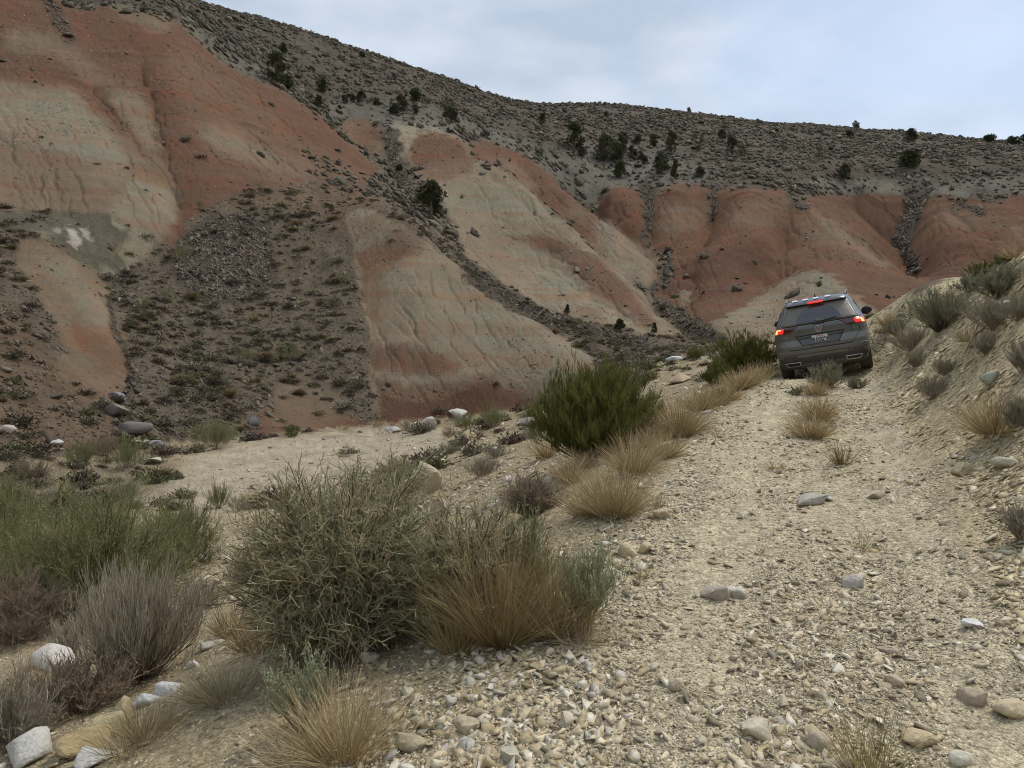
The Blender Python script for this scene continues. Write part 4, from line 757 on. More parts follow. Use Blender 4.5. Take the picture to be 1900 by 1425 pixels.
# --- the plants close to the track
near_list = [
 # kind, u, v(base), width, height, label, name, cat, dens
 ('ephedra',1112,855,275,205,'biggest bright green broom-like shrub on the left verge of the track','broom_shrub','shrub',1.6),
 ('greytwig',1125,845,150,120,'grey dead twigs in front of the biggest bright green shrub','dead_shrub','dead shrub',1.0),
 ('spiny',635,1215,370,345,'huge tangled grey green spiny shrub in the foreground','spiny_shrub','shrub',2.5),
 ('spiny',735,960,110,125,'upright grey green branch tuft rising behind the huge spiny shrub','spiny_shrub','shrub',.7),
 ('spiny',860,1180,240,250,'tangled green grey shrub behind the orange brown grass','spiny_shrub','shrub',1.0),
 ('rabbit',950,1130,160,170,'blue green stemmed shrub above the orange brown grass','green_shrub','shrub',.7),
 ('pale',1085,1180,150,175,'thin pale green herb at the right end of the foreground thicket','pale_herb','shrub',1.0),
 ('twiggy',985,960,170,95,'purple brown leafless twiggy shrub left of the straw grass','twiggy_shrub','shrub',1.3),
 ('lilac',255,1275,270,215,'lilac grey upright dead looking shrub at lower left','dry_shrub','shrub',1.6),
 ('twiggy',150,1330,260,120,'dark twiggy skirt of dead stems under the lilac grey shrub','dead_shrub','dead shrub',1.0),
 ('feather',170,1150,360,230,'large feathery green bush at the left','feathery_bush','bush',1.8),
 ('feather',20,1120,220,200,'feathery green bush cut by the left frame edge','feathery_bush','bush',1.0),
 ('feather',330,1060,150,130,'right hand lobe of feathery green bush leaning over the wash','feathery_bush','bush',.8),
 ('twiggy',30,1200,210,150,'brown twiggy shrub under the feathery green bush','twiggy_shrub','shrub',1.0),
 ('lilac',130,1225,70,70,'small pinkish grey dry plant beside the pale rock ledge','dry_shrub','shrub',.4),
 ('greytwig',20,1400,130,150,'grey green twiggy plant at the bottom left frame edge','twiggy_shrub','shrub',.8),
 ('pale',565,1370,170,135,'sparse pale grey weed left of the bottom dry grass','pale_herb','shrub',.8),
 ('sage',1535,722,90,62,'grey green sagebrush growing between the wheel tracks behind the car','sagebrush','shrub',1.0),
 ('sage',1590,722,60,26,'low sage mat right of the sagebrush behind the car','sagebrush','shrub',.4),
 ('sage',1480,735,50,18,'tiny flat sage left of the sagebrush in the track','sagebrush','shrub',.3),
 ('ephedra',1385,690,150,78,'dark green broom shrub immediately left of the car','broom_shrub','shrub',.8),
 ('ephedra',1330,715,70,50,'small dark green shrub below the one beside the car','broom_shrub','shrub',.4),
 ('ephedra',1290,668,38,26,'small round dark green shrub on the left of the track','broom_shrub','shrub',.3),
 ('sage',1745,622,130,95,'large grey green sagebrush with dark trunk on the right bank','sagebrush','shrub',1.6),
 ('sage',1855,560,110,75,'bushy grey sagebrush high on the right bank','sagebrush','shrub',1.2),
 ('sage',1800,545,70,45,'pale sagebrush between the two big ones on the right bank','sagebrush','shrub',.6),
 ('ephedra',1825,515,60,26,'bright green shrub on the crest of the right bank','broom_shrub','shrub',.4),
 ('ephedra',1865,492,50,18,'green shrub on the bank crest nearest the frame edge','broom_shrub','shrub',.3),
 ('sage',1665,628,50,35,'grey bush at the near end of the right bank crest','sagebrush','shrub',.5),
 ('greytwig',1690,655,90,45,'grey tan twiggy shrub at the foot of the bank beyond the car','twiggy_shrub','shrub',.8),
 ('greytwig',1700,685,60,35,'dry tan clump below the grey tan twiggy shrub','twiggy_shrub','shrub',.5),
 ('greytwig',1755,700,60,32,'dark dry shrub in the middle of the right bank','twiggy_shrub','shrub',.5),
 ('greytwig',1735,740,90,40,'dark brown flattened shrub sloping down the right bank','twiggy_shrub','shrub',.6),
 ('greytwig',1845,620,110,60,'grey twiggy shrub right of the big sagebrush','twiggy_shrub','shrub',.8),
 ('greytwig',1890,600,70,50,'dark twiggy shrub at the right frame edge','twiggy_shrub','shrub',.6),
 ('greytwig',1830,660,60,40,'sparse grey shrub above the greenish rock','twiggy_shrub','shrub',.5),
 ('greytwig',1898,700,50,60,'grey twigs at the right frame edge beside the greenish rock','twiggy_shrub','shrub',.5),
 ('greytwig',1890,800,60,60,'dark wispy shrub at the right edge behind the tan grass','twiggy_shrub','shrub',.5),
 ('greytwig',1895,1010,60,80,'shadowy dead shrub at the right edge low on the bank','twiggy_shrub','shrub',.5),
 ('sage',830,845,70,35,'dark grey green low shrub on the wash bank','sagebrush','shrub',.5),
 ('sage',800,850,40,28,'small dark shrub left of the low shrub on the wash bank','sagebrush','shrub',.3),
 ('greytwig',920,850,80,32,'grey cushion shrub left of the biggest green shrub','twiggy_shrub','shrub',.6),
 ('greytwig',895,885,100,45,'wide grey dry cushion right of the tall yellow boulder','twiggy_shrub','shrub',.7),
 ('greytwig',985,815,50,26,'grey cushion shrub touching the biggest green shrub','twiggy_shrub','shrub',.4),
 ('sage',980,785,60,40,'blue green shrub left of the biggest green shrub','sagebrush','shrub',.6),
 ('twiggy',762,803,70,28,'purple brown shrub at the far edge of the wash','twiggy_shrub','shrub',.5),
 ('rabbit',865,802,55,38,'bright green bush left one of two below the mound','green_bush','bush',.5),
 ('rabbit',915,795,75,45,'bright green bush right one of two below the mound','green_bush','bush',.7),
 ('twiggy',835,812,50,24,'dry brown shrub between the wash and the green bushes','twiggy_shrub','shrub',.3),
 ('rabbit',400,835,95,60,'round green bush at the foot of the talus','green_bush','bush',.9),
 ('rabbit',235,875,85,50,'green bush left of the wash below the purple boulder','green_bush','bush',.7),
 ('rabbit',152,872,65,50,'yellow green bush at the left foot of the slope','green_bush','bush',.6),
 ('twiggy',195,850,75,50,'olive brown shrub behind the yellow green bush','twiggy_shrub','shrub',.6),
 ('twiggy',60,900,90,45,'dull brown shrub above the feathery green bush','twiggy_shrub','shrub',.6),
 ('greytwig',60,960,110,60,'lilac grey shrub at far left beyond the feathery bush','twiggy_shrub','shrub',.6),
 ('rabbit',20,960,70,70,'bright green shrub at the left frame edge beyond the feathery bush','green_bush','bush',.6),
 ('rabbit',405,945,45,48,'thin green upright shrub on the pale wash','green_bush','bush',.4),
 ('greytwig',440,950,60,35,'low grey shrub right of the thin green upright shrub','twiggy_shrub','shrub',.4),
 ('strawd',470,940,45,32,'yellowish tuft on the wash edge','grass_tussock','grass',.5),
 ('greytwig',230,935,80,55,'lilac dry shrub on the wash left of the thin green one','twiggy_shrub','shrub',.6),
 ('twiggy',640,850,40,12,'small dark weed lying on the pale wash','twiggy_shrub','shrub',.2),
 ('ephedra',540,812,36,18,'dark green sprig at the far edge of the wash','broom_shrub','shrub',.2),
 ('greytwig',650,905,70,30,'grey dry plant behind the huge spiny shrub','twiggy_shrub','shrub',.4),
 ('greytwig',455,1090,110,60,'grey twiggy mat left of the huge spiny shrub','twiggy_shrub','shrub',.7),
 ('twiggy',380,1130,80,60,'dark wisps between the lilac and the spiny shrub','twiggy_shrub','shrub',.4),
]
for q, (kd, u, v, w_, h_, lb, nm, ct, dn) in enumerate(near_list):
    shrub(kd, u, v, w_, h_, lb, nm, ct, dens=dn, rmin=2.3 if v > 760 else 8)
grass_list = [
 ('straw',1140,960,150,125,'tallest straw coloured grass tussock beside the purple brown shrub',900),('straw',1090,960,110,90,'straw grass tussock leaning against the purple brown shrub',500),
 ('straw',1175,880,120,85,'straw grass tussock in front of the biggest green shrub',700),('straw',1235,850,80,60,'small straw tussock at the stony track edge',400),
 ('straw',1262,812,110,85,'rounded golden tussock right of the biggest green shrub',800),('straw',1215,780,70,50,'straw grass against the right flank of the biggest green shrub',300),
 ('straw',1300,765,80,50,'first straw tussock of the row leading to the car',500),('straw',1345,745,75,48,'second straw tussock of the row leading to the car',450),
 ('straw',1372,725,60,45,'third straw tussock of the row leading to the car',400),('straw',1402,710,60,42,'fourth straw tussock of the row leading to the car',350),('straw',1425,700,45,32,'last straw tussock just before the car',250),
 ('straw',1205,830,80,60,'straw tuft squeezed between the biggest green shrub and the small edge tussock',350),('straw',1325,755,70,45,'low straw tuft filling the gap in the row leading to the car',350),('straw',1060,900,90,70,'straw grass leaning left behind the tallest tussock',400),('straw',1388,718,50,38,'thin straw tuft in the far half of the row leading to the car',250),
 ('straw',1518,780,75,50,'straw tussock in the middle of the track nearest the sagebrush',500),('straw',1505,815,90,55,'straw tussock spreading in the middle of the track',500),
 ('straw',1515,735,60,35,'straw grass at the foot of the track sagebrush',300),('strawd',1562,865,50,45,'greenish tan tuft on the right of the track centre',160),('straw',1438,873,40,30,'sparse tan tuft on the left wheel line',80),
 ('greengrass',1597,1022,32,52,'thin green upright tuft in the middle of the track',40),('greengrass',1222,945,30,32,'little green tuft on the stony left edge of the track',50),
 ('greengrass',1190,1075,46,44,'small grey green tuft beside the olive tan rock',60),('greengrass',1610,1450,170,150,'green grass tuft rising from the bottom edge of the track',170),
 ('straw',640,1420,240,180,'large dry grass clump at the bottom left of centre',700),('greygrass',560,1430,230,120,'faded grey grass left of the large dry clump',300),('straw',880,1440,90,60,'small straw tuft at the bottom edge of the white rubble',80),
 ('straw',878,1300,50,38,'tiny dead tuft among the white rubble',60),('strawd',930,1200,220,250,'upright orange brown grass in the foreground thicket',1000),('strawd',1030,1190,150,190,'orange brown grass on the right of the foreground thicket',500),
 ('strawd',850,1215,150,140,'brown grass skirt at the foot of the thicket',300),('greygrass',1080,1200,150,70,'low tangled straw at the right foot of the thicket',260),('strawd',1330,812,20,28,'single tan sprig on the track edge',20),
 ('straw',1845,815,110,80,'big tan grass clump on the right bank',600),('twiglike',0,0,0,0,'',0),
 ('straw',1650,610,60,22,'pale yellow grass patch just right of the car',250),('straw',1685,640,60,30,'yellow grass at the foot of the bank right of the car',250),('straw',1640,622,40,18,'short yellow grass touching the car side',120),
 ('straw',1885,480,60,26,'golden grass on the bank crest at the frame edge',200),('greygrass',1800,640,90,30,'faded grass below the big sagebrush on the bank',200),
 ('strawd',480,1210,180,80,'matted brown grass under the left of the huge spiny shrub',500),('greygrass',420,1300,260,60,'matted pale grass on the slope below the lilac shrub',600),('strawd',430,1180,120,60,'orange tan grass left of the huge spiny shrub',250),
 ('straw',1015,850,90,50,'orange grass under the left of the biggest green shrub',350),('straw',1090,870,110,40,'low orange grass at the front foot of the biggest green shrub',350),
 ('straw',700,792,40,10,'yellow grass fringe at the foot of the red mound',80),('straw',640,798,30,10,'tiny yellow tuft at the far edge of the wash',50),('strawd',60,1280,110,50,'rusty grass between the pale ledge and the corner boulder',200),
 ('greygrass',240,1400,200,60,'pale dry grass behind the yellow rocks',300),('strawd',280,1370,170,60,'matted brown grass right of the yellow rocks',300),
]
for kd, u, v, w_, h_, lb, n in grass_list:
    if not lb: continue
    if v > 1425: rm = 2.3
    shrub(kd, u, v, w_, h_, lb, 'grass_tussock', 'grass', rmin=2.3 if v > 760 else 8, n=n, push=.15, stiff=.75 if kd in ('strawd', 'greengrass') else .5)
# --- hillside brush: templates, single plants, then the uncountable rest
def tmpl(kind, seed):
    rs = np.random.RandomState(seed); G = Geo()
    cols = {'g': [(.125,.112,.086),(.10,.09,.07),(.155,.14,.11)], 'o': [(.105,.108,.065),(.08,.085,.05),(.13,.13,.075)], 't': [(.205,.168,.112),(.24,.20,.135),(.17,.14,.095)], 'b': [(.10,.08,.068),(.13,.105,.088),(.075,.06,.052)], 'l': [(.20,.18,.14),(.16,.15,.115),(.23,.21,.17)]}[kind]
    n = 430; az = rs.uniform(0, 2*math.pi, n); ph = np.arccos(rs.uniform(.05, 1, n)); rad = rs.uniform(.03, 1, n)**.5*(1+.25*np.sin(az*2+seed)+.15*np.sin(az*5+seed))
    D = np.stack([np.sin(ph)*np.cos(az), np.sin(ph)*np.sin(az), np.cos(ph)*.8], 1); P = D*rad[:, None]*.5*.75
    if kind == 't': P = D*.05; ln = rs.uniform(.3, .5, n); wd = .03
    else: ln = rs.uniform(.06, .13, n); wd = .042
    P[:, 2] = np.maximum(P[:, 2], 0)
    G.leaves(P, unit(D+rs.randn(n, 3)*.45+np.array([0, 0, .35])), ln, wd*np.ones(n), pick(cols, n, rs, .35))
    k_ = 34; e = P[rs.randint(0, n, k_)]*1.02; G.tubes(np.stack([e*0, e*.5+np.array([0, 0, .03]), e], 1), np.full((k_, 3), .008), pick(cols, k_, rs), 3)
    return G
TM = [(k_, tmpl(k_, 10*q+i)) for i, k_ in enumerate('goblt') for q in range(3)]
GW = dict(g=.34, o=.16, b=.24, l=.14, t=.12)
NAMES = {'g': ('sagebrush', 'grey brown'), 'o': ('green_shrub', 'olive green'), 't': ('grass_tussock', 'tan'), 'b': ('twiggy_shrub', 'dark brown'), 'l': ('sagebrush', 'pale grey')}
area = (RR**2)*np.gradient(SR)[:, None]*np.gradient(TC)[None]
vis2 = (EF > CM-.012) & (Uf > -30) & (Uf < 1930) & (Vf > -20) & ((RR+0*TT) > 19)
patchy = np.clip(.65+fbm(X0/9, Y0/9, 81, 3)*2.4, .05, 1.6)
wt = area*vis2*VEG*patchy*((V0 < 800) | (RR+0*TT < 60))
mid = (RR+0*TT) < 105
nm = int(min(5200, (wt*mid).sum()*1.5)); p1, r1_ = cell_sample(wt*mid, nm, 21)
far_ = (RR+0*TT) >= 105
nf = int(min(38000, (wt*far_).sum()*.8)); p2, r2_ = cell_sample(wt*far_, nf, 22)
print('brush', nm, nf, (wt*mid).sum(), (wt*far_).sum())
rs = np.random.RandomState(77)
keys = np.array([t[0] for t in TM]); pr = np.array([GW[t[0]]/3 for t in TM]); pr /= pr.sum()
sz1 = rs.gamma(4.5, .15, nm).clip(.25, 1.5); ti1 = rs.choice(len(TM), nm, p=pr)
show = sz1/r1_; order = np.argsort(-show); single = order[:290]; rest = order[290:]
shared = {}
zone_lab = {0: 'on the talus slope left of the red mound', 1: 'on the slope at the far left', 2: 'in the scrubby valley behind the red mound', 3: 'on the near side of the wash', 4: 'on the broken ground beyond the track'}
def zone(u, v, r):
    if r < 36: return 3
    if u < 245: return 1
    if u < 710: return 0
    if v < 640: return 2
    return 4
U1, V1 = world_pix(p1[:, 0], p1[:, 1], p1[:, 2])
for i in single:
    t = ti1[i]
    if t not in shared:
        o = TM[t][1].build(NAMES[TM[t][0]][0], M_PLANT); shared[t] = o.data
    else:
        o = bpy.data.objects.new(NAMES[TM[t][0]][0], shared[t]); C.collection.objects.link(o)
    s = sz1[i]*1.25; o.scale = (s*rs.uniform(.9, 1.4), s, s*rs.uniform(.65, .95)); o.location = p1[i]-np.array([0, 0, .03]); o.rotation_euler = (0, 0, rs.uniform(0, 6.28))
    z = zone(U1[i], V1[i], r1_[i]); nm_, cl_ = NAMES[TM[t][0]]
    ct = {'sagebrush': 'shrub', 'green_shrub': 'shrub', 'grass_tussock': 'grass', 'twiggy_shrub': 'shrub'}[nm_]
    kindw = {'sagebrush': 'sagebrush clump', 'green_shrub': 'shrub', 'grass_tussock': 'grass tuft', 'twiggy_shrub': 'twiggy shrub'}[nm_]
    tag(o, 'small %s %s %s' % (cl_, kindw, zone_lab[z]), ct, '%s %ss %s' % (cl_, kindw, zone_lab[z]))
def merge(idx, P, S, TI, name, label, n_leaf=None, seed=0):
    rs = np.random.RandomState(seed); vs, fs, cs = [], [], []; n0 = 0
    for t in range(len(TM)):
        sel = idx[TI[idx] == t]
        if len(sel) == 0: continue
        V = TM[t][1].v[0]; Cc = TM[t][1].c[0]; nl = len(V)//4
        if n_leaf: V = V[:n_leaf*4].copy(); Cc = Cc[:n_leaf*4]; c0 = V.reshape(-1, 4, 3).mean(1, keepdims=True); V = ((V.reshape(-1, 4, 3)-c0)*min((nl/n_leaf)**.5*.95, 1.6 if TM[t][0] == 't' else 2.4)+c0).reshape(-1, 3)
        k_ = len(sel); a = rs.uniform(0, 6.28, k_); c, s = np.cos(a)[:, None], np.sin(a)[:, None]; sc = S[sel][:, None]*1.25; wx_ = rs.uniform(.9, 1.4, (k_, 1)); hz = rs.uniform(.6, .9, (k_, 1))
        x = (V[None, :, 0]*c-V[None, :, 1]*s)*sc*wx_+P[sel, 0:1]; y = (V[None, :, 0]*s+V[None, :, 1]*c)*sc+P[sel, 1:2]; z = V[None, :, 2]*sc*hz+P[sel, 2:3]-.03
        vs.append(np.stack([x, y, z], -1).reshape(-1, 3)); cs.append((Cc[None]*rs.uniform(.75, 1.25, (k_, 1, 1))).reshape(-1, 3)); m = k_*len(V)//4; fs.append(np.arange(m*4).reshape(m, 4)+n0); n0 += m*4
    F = np.concatenate(fs); o = new_mesh(name, np.concatenate(vs), F.ravel(), np.full(len(F), 4), M_PLANT, np.concatenate(cs), smooth=False)
    return tag(o, label, kind='stuff')
merge(rest, p1, sz1, ti1, 'brush', 'low brush and dry tufts covering the nearer slopes', 170, 1)
ti2 = rs.choice(len(TM), nf, p=pr); sz2 = rs.gamma(4, .24, nf).clip(.4, 2.6)
merge(np.arange(nf), p2, sz2, ti2, 'brush', 'dense low brush covering the far hillside', 16, 2)
o = scatter_stones(p2, sz2*.95, 9, [(.080,.072,.060),(.10,.09,.075),(.065,.058,.050),(.13,.112,.09),(.085,.088,.06),(.145,.125,.10)], flat=(.55, .9), tilt=.1, sink=.35, name='brush', mat=M_PLANT); tag(o, kind='stuff', label='rounded dark cushions of scrub on the far hillside')
# --- junipers
JUN = [(.060,.070,.038),(.048,.058,.032),(.075,.082,.045),(.038,.046,.028)]
def juniper(u, v, wpx, hpx, label, seed, rmin=60, group=None, sparse=False, cone=False, name='juniper_tree'):
    x, y, z, r = at_pix(u, v, rmin); fs_ = 1.0 if v < 275 else 1.13; Wd = wpx*r/FPX/2*fs_; H = hpx*r/FPX*fs_; rs = np.random.RandomState(seed)
    root = empty(name, (x, y, z-.1)); B, T = Geo(), Geo()
    tr = curves(np.zeros((1, 3)), np.array([[rs.uniform(-.1, .1), rs.uniform(-.1, .1), 1.]]), [H*.8], 6, rs, .2); B.tubes(tr, np.linspace(1, .2, 6)[None]*.045*H, pick(WOODY, 1, rs), 6)
    nb = 16; Q, _ = pts_on(np.repeat(tr, nb, 0), rs.uniform(.1, .9, (nb, 1))); Q = Q.reshape(-1, 3); az = rs.uniform(0, 6.28, nb); D = np.stack([np.cos(az), np.sin(az), rs.uniform(.1, .9, nb)], 1)
    bl = curves(Q, D, Wd*rs.uniform(.5, .95, nb), 4, rs, .3, .3); B.tubes(bl, np.linspace(1, .4, 4)[None]*.016*H*np.ones((nb, 1)), pick(WOODY, nb, rs), 4)
    nc_ = 26 if not sparse else 10; az = rs.uniform(0, 6.28, nc_); hh = rs.uniform(.12, 1, nc_)
    prof = (np.sqrt(np.clip(1-((hh-.42)/.62)**2, 0, 1)) if not cone else (1.1-hh)); q = rs.uniform(.35, .85, nc_)
    CC = np.stack([np.cos(az)*prof*q*Wd, np.sin(az)*prof*q*Wd, hh*H*.92], 1); cr = rs.uniform(.2, .42, nc_)*Wd*(.6 if cone else 1)
    nl = 110 if not sparse else 50; O = unit(rs.randn(nc_, nl, 3)); P = CC[:, None]+O*cr[:, None, None]*rs.uniform(.5, 1.1, (nc_, nl, 1))*np.array([1, 1, .85]); P = P.reshape(-1, 3); O = O.reshape(-1, 3)
    P[:, 2] = np.maximum(P[:, 2], .04*H); br = np.repeat(rs.uniform(.7, 1.35, nc_), nl)[:, None]
    T.leaves(P, unit(O+rs.randn(len(P), 3)*.5+np.array([0, 0, .5])), Wd*rs.uniform(.10, .22, len(P)), Wd*.09*np.ones(len(P)), pick(JUN if name != 'dead_tree' else GREYT, len(P), rs)*br)
    B.build('trunk', M_BARK, root); T.build('crown', M_PLANT, root)
    return tag(root, label, 'tree', group)
SM = 'small juniper dotted among others on the upper hillside'; SG = 'small junipers dotted over the upper hillside'
TREES = [(800,398,48,54,'big lone dark juniper in the scrubby valley behind the red mound',0,0),(515,158,40,56,'tall dark juniper standing on the edge of the left red slope',0,0),(533,165,20,24,'small juniper tucked at the foot of the tall one on the red edge',0,0),
 (597,172,22,28,'round juniper right of the tall one on the red edge',0,0),(525,97,16,16,'small round juniper below the left skyline',0,0),(590,200,18,22,'dark juniper below the round one beside the red slope',0,0),
 (745,206,24,30,'taller juniper of the pair above the whitish ledge',0,0),(731,212,20,20,'lower left juniper of the pair above the whitish ledge',0,0),(770,188,24,22,'juniper above and right of the pair over the whitish ledge',0,0),
 (790,200,24,22,'sparse olive juniper left of the purple brown shrubs near the ledge',1,0),(770,212,14,20,'narrow juniper right of the pair above the ledge',0,0),(828,205,28,26,'sparse juniper in the middle of the upper slope',1,0),(836,226,28,24,'broad bushy juniper below the sparse one',0,0),
 (1007,233,16,22,'solitary round juniper on the open middle slope',0,0),(1066,276,32,42,'tallest juniper on the middle slope left of the grove',0,0),(1080,290,16,16,'small juniper at the right foot of the tallest one',0,0),
 (1003,293,18,24,'sparse dark juniper left of the tallest one',1,0),(1120,300,30,46,'left tree of the dense juniper grove',0,0),(1142,300,26,36,'front tree of the dense juniper grove',0,0),(1155,285,20,30,'right tree of the dense juniper grove',0,0),
 (1152,329,26,24,'broad juniper below the dense grove',0,0),(1174,294,16,20,'first of the small junipers right of the grove',0,0),(1188,296,12,14,'second of the small junipers right of the grove',0,0),(1197,305,14,14,'third of the small junipers right of the grove',0,0),
 (1182,268,16,16,'olive juniper above the small ones right of the grove',0,0),(1212,272,18,20,'grey green juniper high on the right slope',0,0),(1246,286,20,36,'tall juniper above the bottom pair of the upper slope',0,0),(1226,322,26,34,'rounded olive juniper of the bottom pair',0,0),
 (1252,332,22,32,'dark pointed juniper of the bottom pair',0,1),(1299,329,16,16,'single round juniper right of the bottom pair',0,0),(1295,280,24,36,'sparse grey juniper with open crown',1,0),(1340,258,16,16,'small dark juniper on the upper right slope',0,0),
 (1357,285,18,30,'dark upright juniper right of the sparse grey one',0,0),(1378,290,20,20,'low juniper beside the dark upright one',1,0),(1520,300,16,30,'thin dark snag like tree on the right slope',1,0),(1427,298,12,20,'leafless grey tree on the right slope',1,0),
 (1567,336,18,22,'small juniper just above the pale band on the right',0,0),(1575,255,12,12,'tiny round juniper below the right skyline',0,0),(1588,234,12,14,'lone tree standing up on the right skyline',0,0),(1690,262,20,20,'bigger round tree near the right skyline',0,0),
 (1686,310,32,20,'wide flat dark juniper on the right slope',0,0),(1835,264,20,10,'low tree on the skyline near the right edge',0,0),(1880,268,18,12,'second last tree on the right skyline',0,0),(1899,268,14,16,'tree cut by the frame edge on the skyline',0,0),
 (1278,208,8,10,'tiny upright tree on the central skyline',0,0),(1125,217,10,10,'tiny dark bush tree left of centre below the skyline',0,0),(740,316,12,10,'small dark bush tree in the narrow scree chute',0,0),
 (640,192,12,16,SM,0,0),(655,190,12,18,SM,0,0),(670,192,18,22,SM,0,0),(630,205,10,10,SM,0,0),(700,195,14,12,SM,0,0),(672,88+18,12,8,SM,0,0)]
for q, (u, v, w_, h_, lb, sp, cn) in enumerate(TREES):
    juniper(u, v, w_, h_, lb, 500+q, group=SG if lb == SM else None, sparse=bool(sp), cone=bool(cn), name='dead_tree' if 'leafless' in lb else 'juniper_tree')
for u, v, w_, h_, lb in ((1053,580,14,14,'tiny bright green conifer left of the second ridge foot'),(1214,617,14,18,'young upright conifer in the valley mouth'),(1150,612,24,16,'dark green low conifer in the valley mouth')):
    juniper(u, v, w_, h_, lb, int(u), rmin=60, cone=True, name='young_conifer')
for u, v, w_, h_, lb in ((310,560,40,18,'darkest green low shrub below the stone stream'),(265,575,20,14,'small green shrub left of the darkest green one'),(543,668,55,24,'wide dark green shrub low on the talus'),(333,485,44,24,'yellow green bush at the top left of the stone stream'),
      (600,500,44,16,'flat green shrub right of the stone stream'),(640,530,44,18,'blue green shrub near the left edge of the red mound'),(455,670,50,20,'grey green broad shrub low on the talus'),(620,575,60,18,'dark wide shrub at mid height beside the mound'),
      (370,388,18,16,'green tuft at the top of the talus'),(480,350,40,8,'low green mat on the red slope above the stone stream'),(555,615,36,16,'dark rounded shrub in the middle of the talus'),(420,720,44,20,'olive shrub near the bottom of the talus')):
    x, y, z, r = at_pix(u, v, 30); B, T = make('rabbit' if 'green' in lb else 'sage', w_*r/FPX/2, h_*r/FPX*1.3, int(u), .35); root = empty('green_shrub', (x, y, z)); B.build('branches', M_PLANT, root); T.build('twigs', M_PLANT, root); tag(root, lb, 'shrub')
# ================================================================== the car
def plain(name, col, rough=.4, spec=.5, metal=0, emit=None, es=0, coat=0):
    m, N, L, b = mat_new(name, rough, spec); b.inputs['Base Color'].default_value = (*col, 1); b.inputs['Metallic'].default_value = metal; b.inputs['Coat Weight'].default_value = coat
    if emit: b.inputs['Emission Color'].default_value = (*emit, 1); b.inputs['Emission Strength'].default_value = es
    return m
def dusty(name, col, dust=(.20,.17,.12), rough=.3, metal=.35, amt=.55, streak=True, coat=.4):
    m, N, L, b = mat_new(name, rough, .5); g = N.new('ShaderNodeTexCoord'); mp = N.new('ShaderNodeMapping'); mp.inputs['Scale'].default_value = (1, 1, .07) if streak else (1, 1, 1)
    L.new(g.outputs['Object'], mp.inputs[0]); n = N.new('ShaderNodeTexNoise'); n.inputs['Scale'].default_value = 34; n.inputs['Detail'].default_value = 4; L.new(mp.outputs[0], n.inputs['Vector'])
    n2 = N.new('ShaderNodeTexNoise'); n2.inputs['Scale'].default_value = 4; n2.inputs['Detail'].default_value = 5; L.new(g.outputs['Object'], n2.inputs['Vector'])
    sp = N.new('ShaderNodeSeparateXYZ'); L.new(g.outputs['Object'], sp.inputs[0])
    lowf = mathn(N, L, 'MULTIPLY', mathn(N, L, 'SUBTRACT', 1.25, sp.outputs[2]), .38)
    f = mathn(N, L, 'ADD', mathn(N, L, 'MULTIPLY', n.outputs[0], 1.1), mathn(N, L, 'MULTIPLY', n2.outputs[0], .7)); f = mathn(N, L, 'ADD', mathn(N, L, 'SUBTRACT', f, .85), lowf)
    f = mathn(N, L, 'MULTIPLY', f, amt*1.6); cl = N.new('ShaderNodeClamp'); L.new(f, cl.inputs[0]); cl.inputs[2].default_value = .9
    x = N.new('ShaderNodeMix'); x.data_type = 'RGBA'; x.inputs[6].default_value = (*col, 1); x.inputs[7].default_value = (*dust, 1); L.new(cl.outputs[0], x.inputs[0]); L.new(x.outputs[2], b.inputs['Base Color'])
    L.new(mathn(N, L, 'ADD', mathn(N, L, 'MULTIPLY', cl.outputs[0], .6), rough), b.inputs['Roughness']); L.new(mathn(N, L, 'MULTIPLY', mathn(N, L, 'SUBTRACT', 1, cl.outputs[0]), metal), b.inputs['Metallic'])
    L.new(mathn(N, L, 'MULTIPLY', mathn(N, L, 'SUBTRACT', 1, cl.outputs[0]), coat), b.inputs['Coat Weight'])
    return m
PAINT = dusty('dusty dark grey paint', (.15,.155,.16), rough=.27, metal=.65, amt=.6, coat=.15); PLAST = dusty('dusty black plastic', (.02,.02,.021), rough=.6, metal=0, amt=.28, coat=0)
TYRE = dusty('dusty tyre rubber', (.018,.018,.018), rough=.8, metal=0, amt=.4, streak=False, coat=0)
BLACK = plain('black plastic', (.012,.012,.013), .5); CHROME = plain('satin chrome', (.55,.56,.58), .25, .5, 1); REDG = plain('dark red lens', (.06,.006,.006), .12, .6, coat=.6)
LITR = plain('lit red lamp', (.8,.03,.02), .3, emit=(1.0,.03,.02), es=.38); LITO = plain('lit orange red light guide', (.9,.2,.1), .3, emit=(1.0,.34,.14), es=1.7); WHITE = plain('white reflector', (.72,.73,.76), .4); ALLOY = plain('alloy', (.30,.30,.31), .35, .5, .8)
SIDEG = plain('tinted glass', (.012,.014,.016), .05, .8)
# rear window: dust with the clean arc the wiper leaves
GLS, N, L, b = mat_new('dusty rear glass', .08, .8); g = N.new('ShaderNodeTexCoord'); sp = N.new('ShaderNodeSeparateXYZ'); L.new(g.outputs['Object'], sp.inputs[0])
dx = mathn(N, L, 'SUBTRACT', sp.outputs[0], .02); dz = mathn(N, L, 'MULTIPLY', mathn(N, L, 'SUBTRACT', sp.outputs[2], 1.075), 1.25)
rr2 = mathn(N, L, 'SQRT', mathn(N, L, 'ADD', mathn(N, L, 'MULTIPLY', dx, dx), mathn(N, L, 'MULTIPLY', dz, dz)))
inside = mathn(N, L, 'MULTIPLY', mathn(N, L, 'LESS_THAN', rr2, .44), mathn(N, L, 'GREATER_THAN', rr2, .10))
n = N.new('ShaderNodeTexNoise'); n.inputs['Scale'].default_value = 22; n.inputs['Detail'].default_value = 6; L.new(g.outputs['Object'], n.inputs['Vector'])
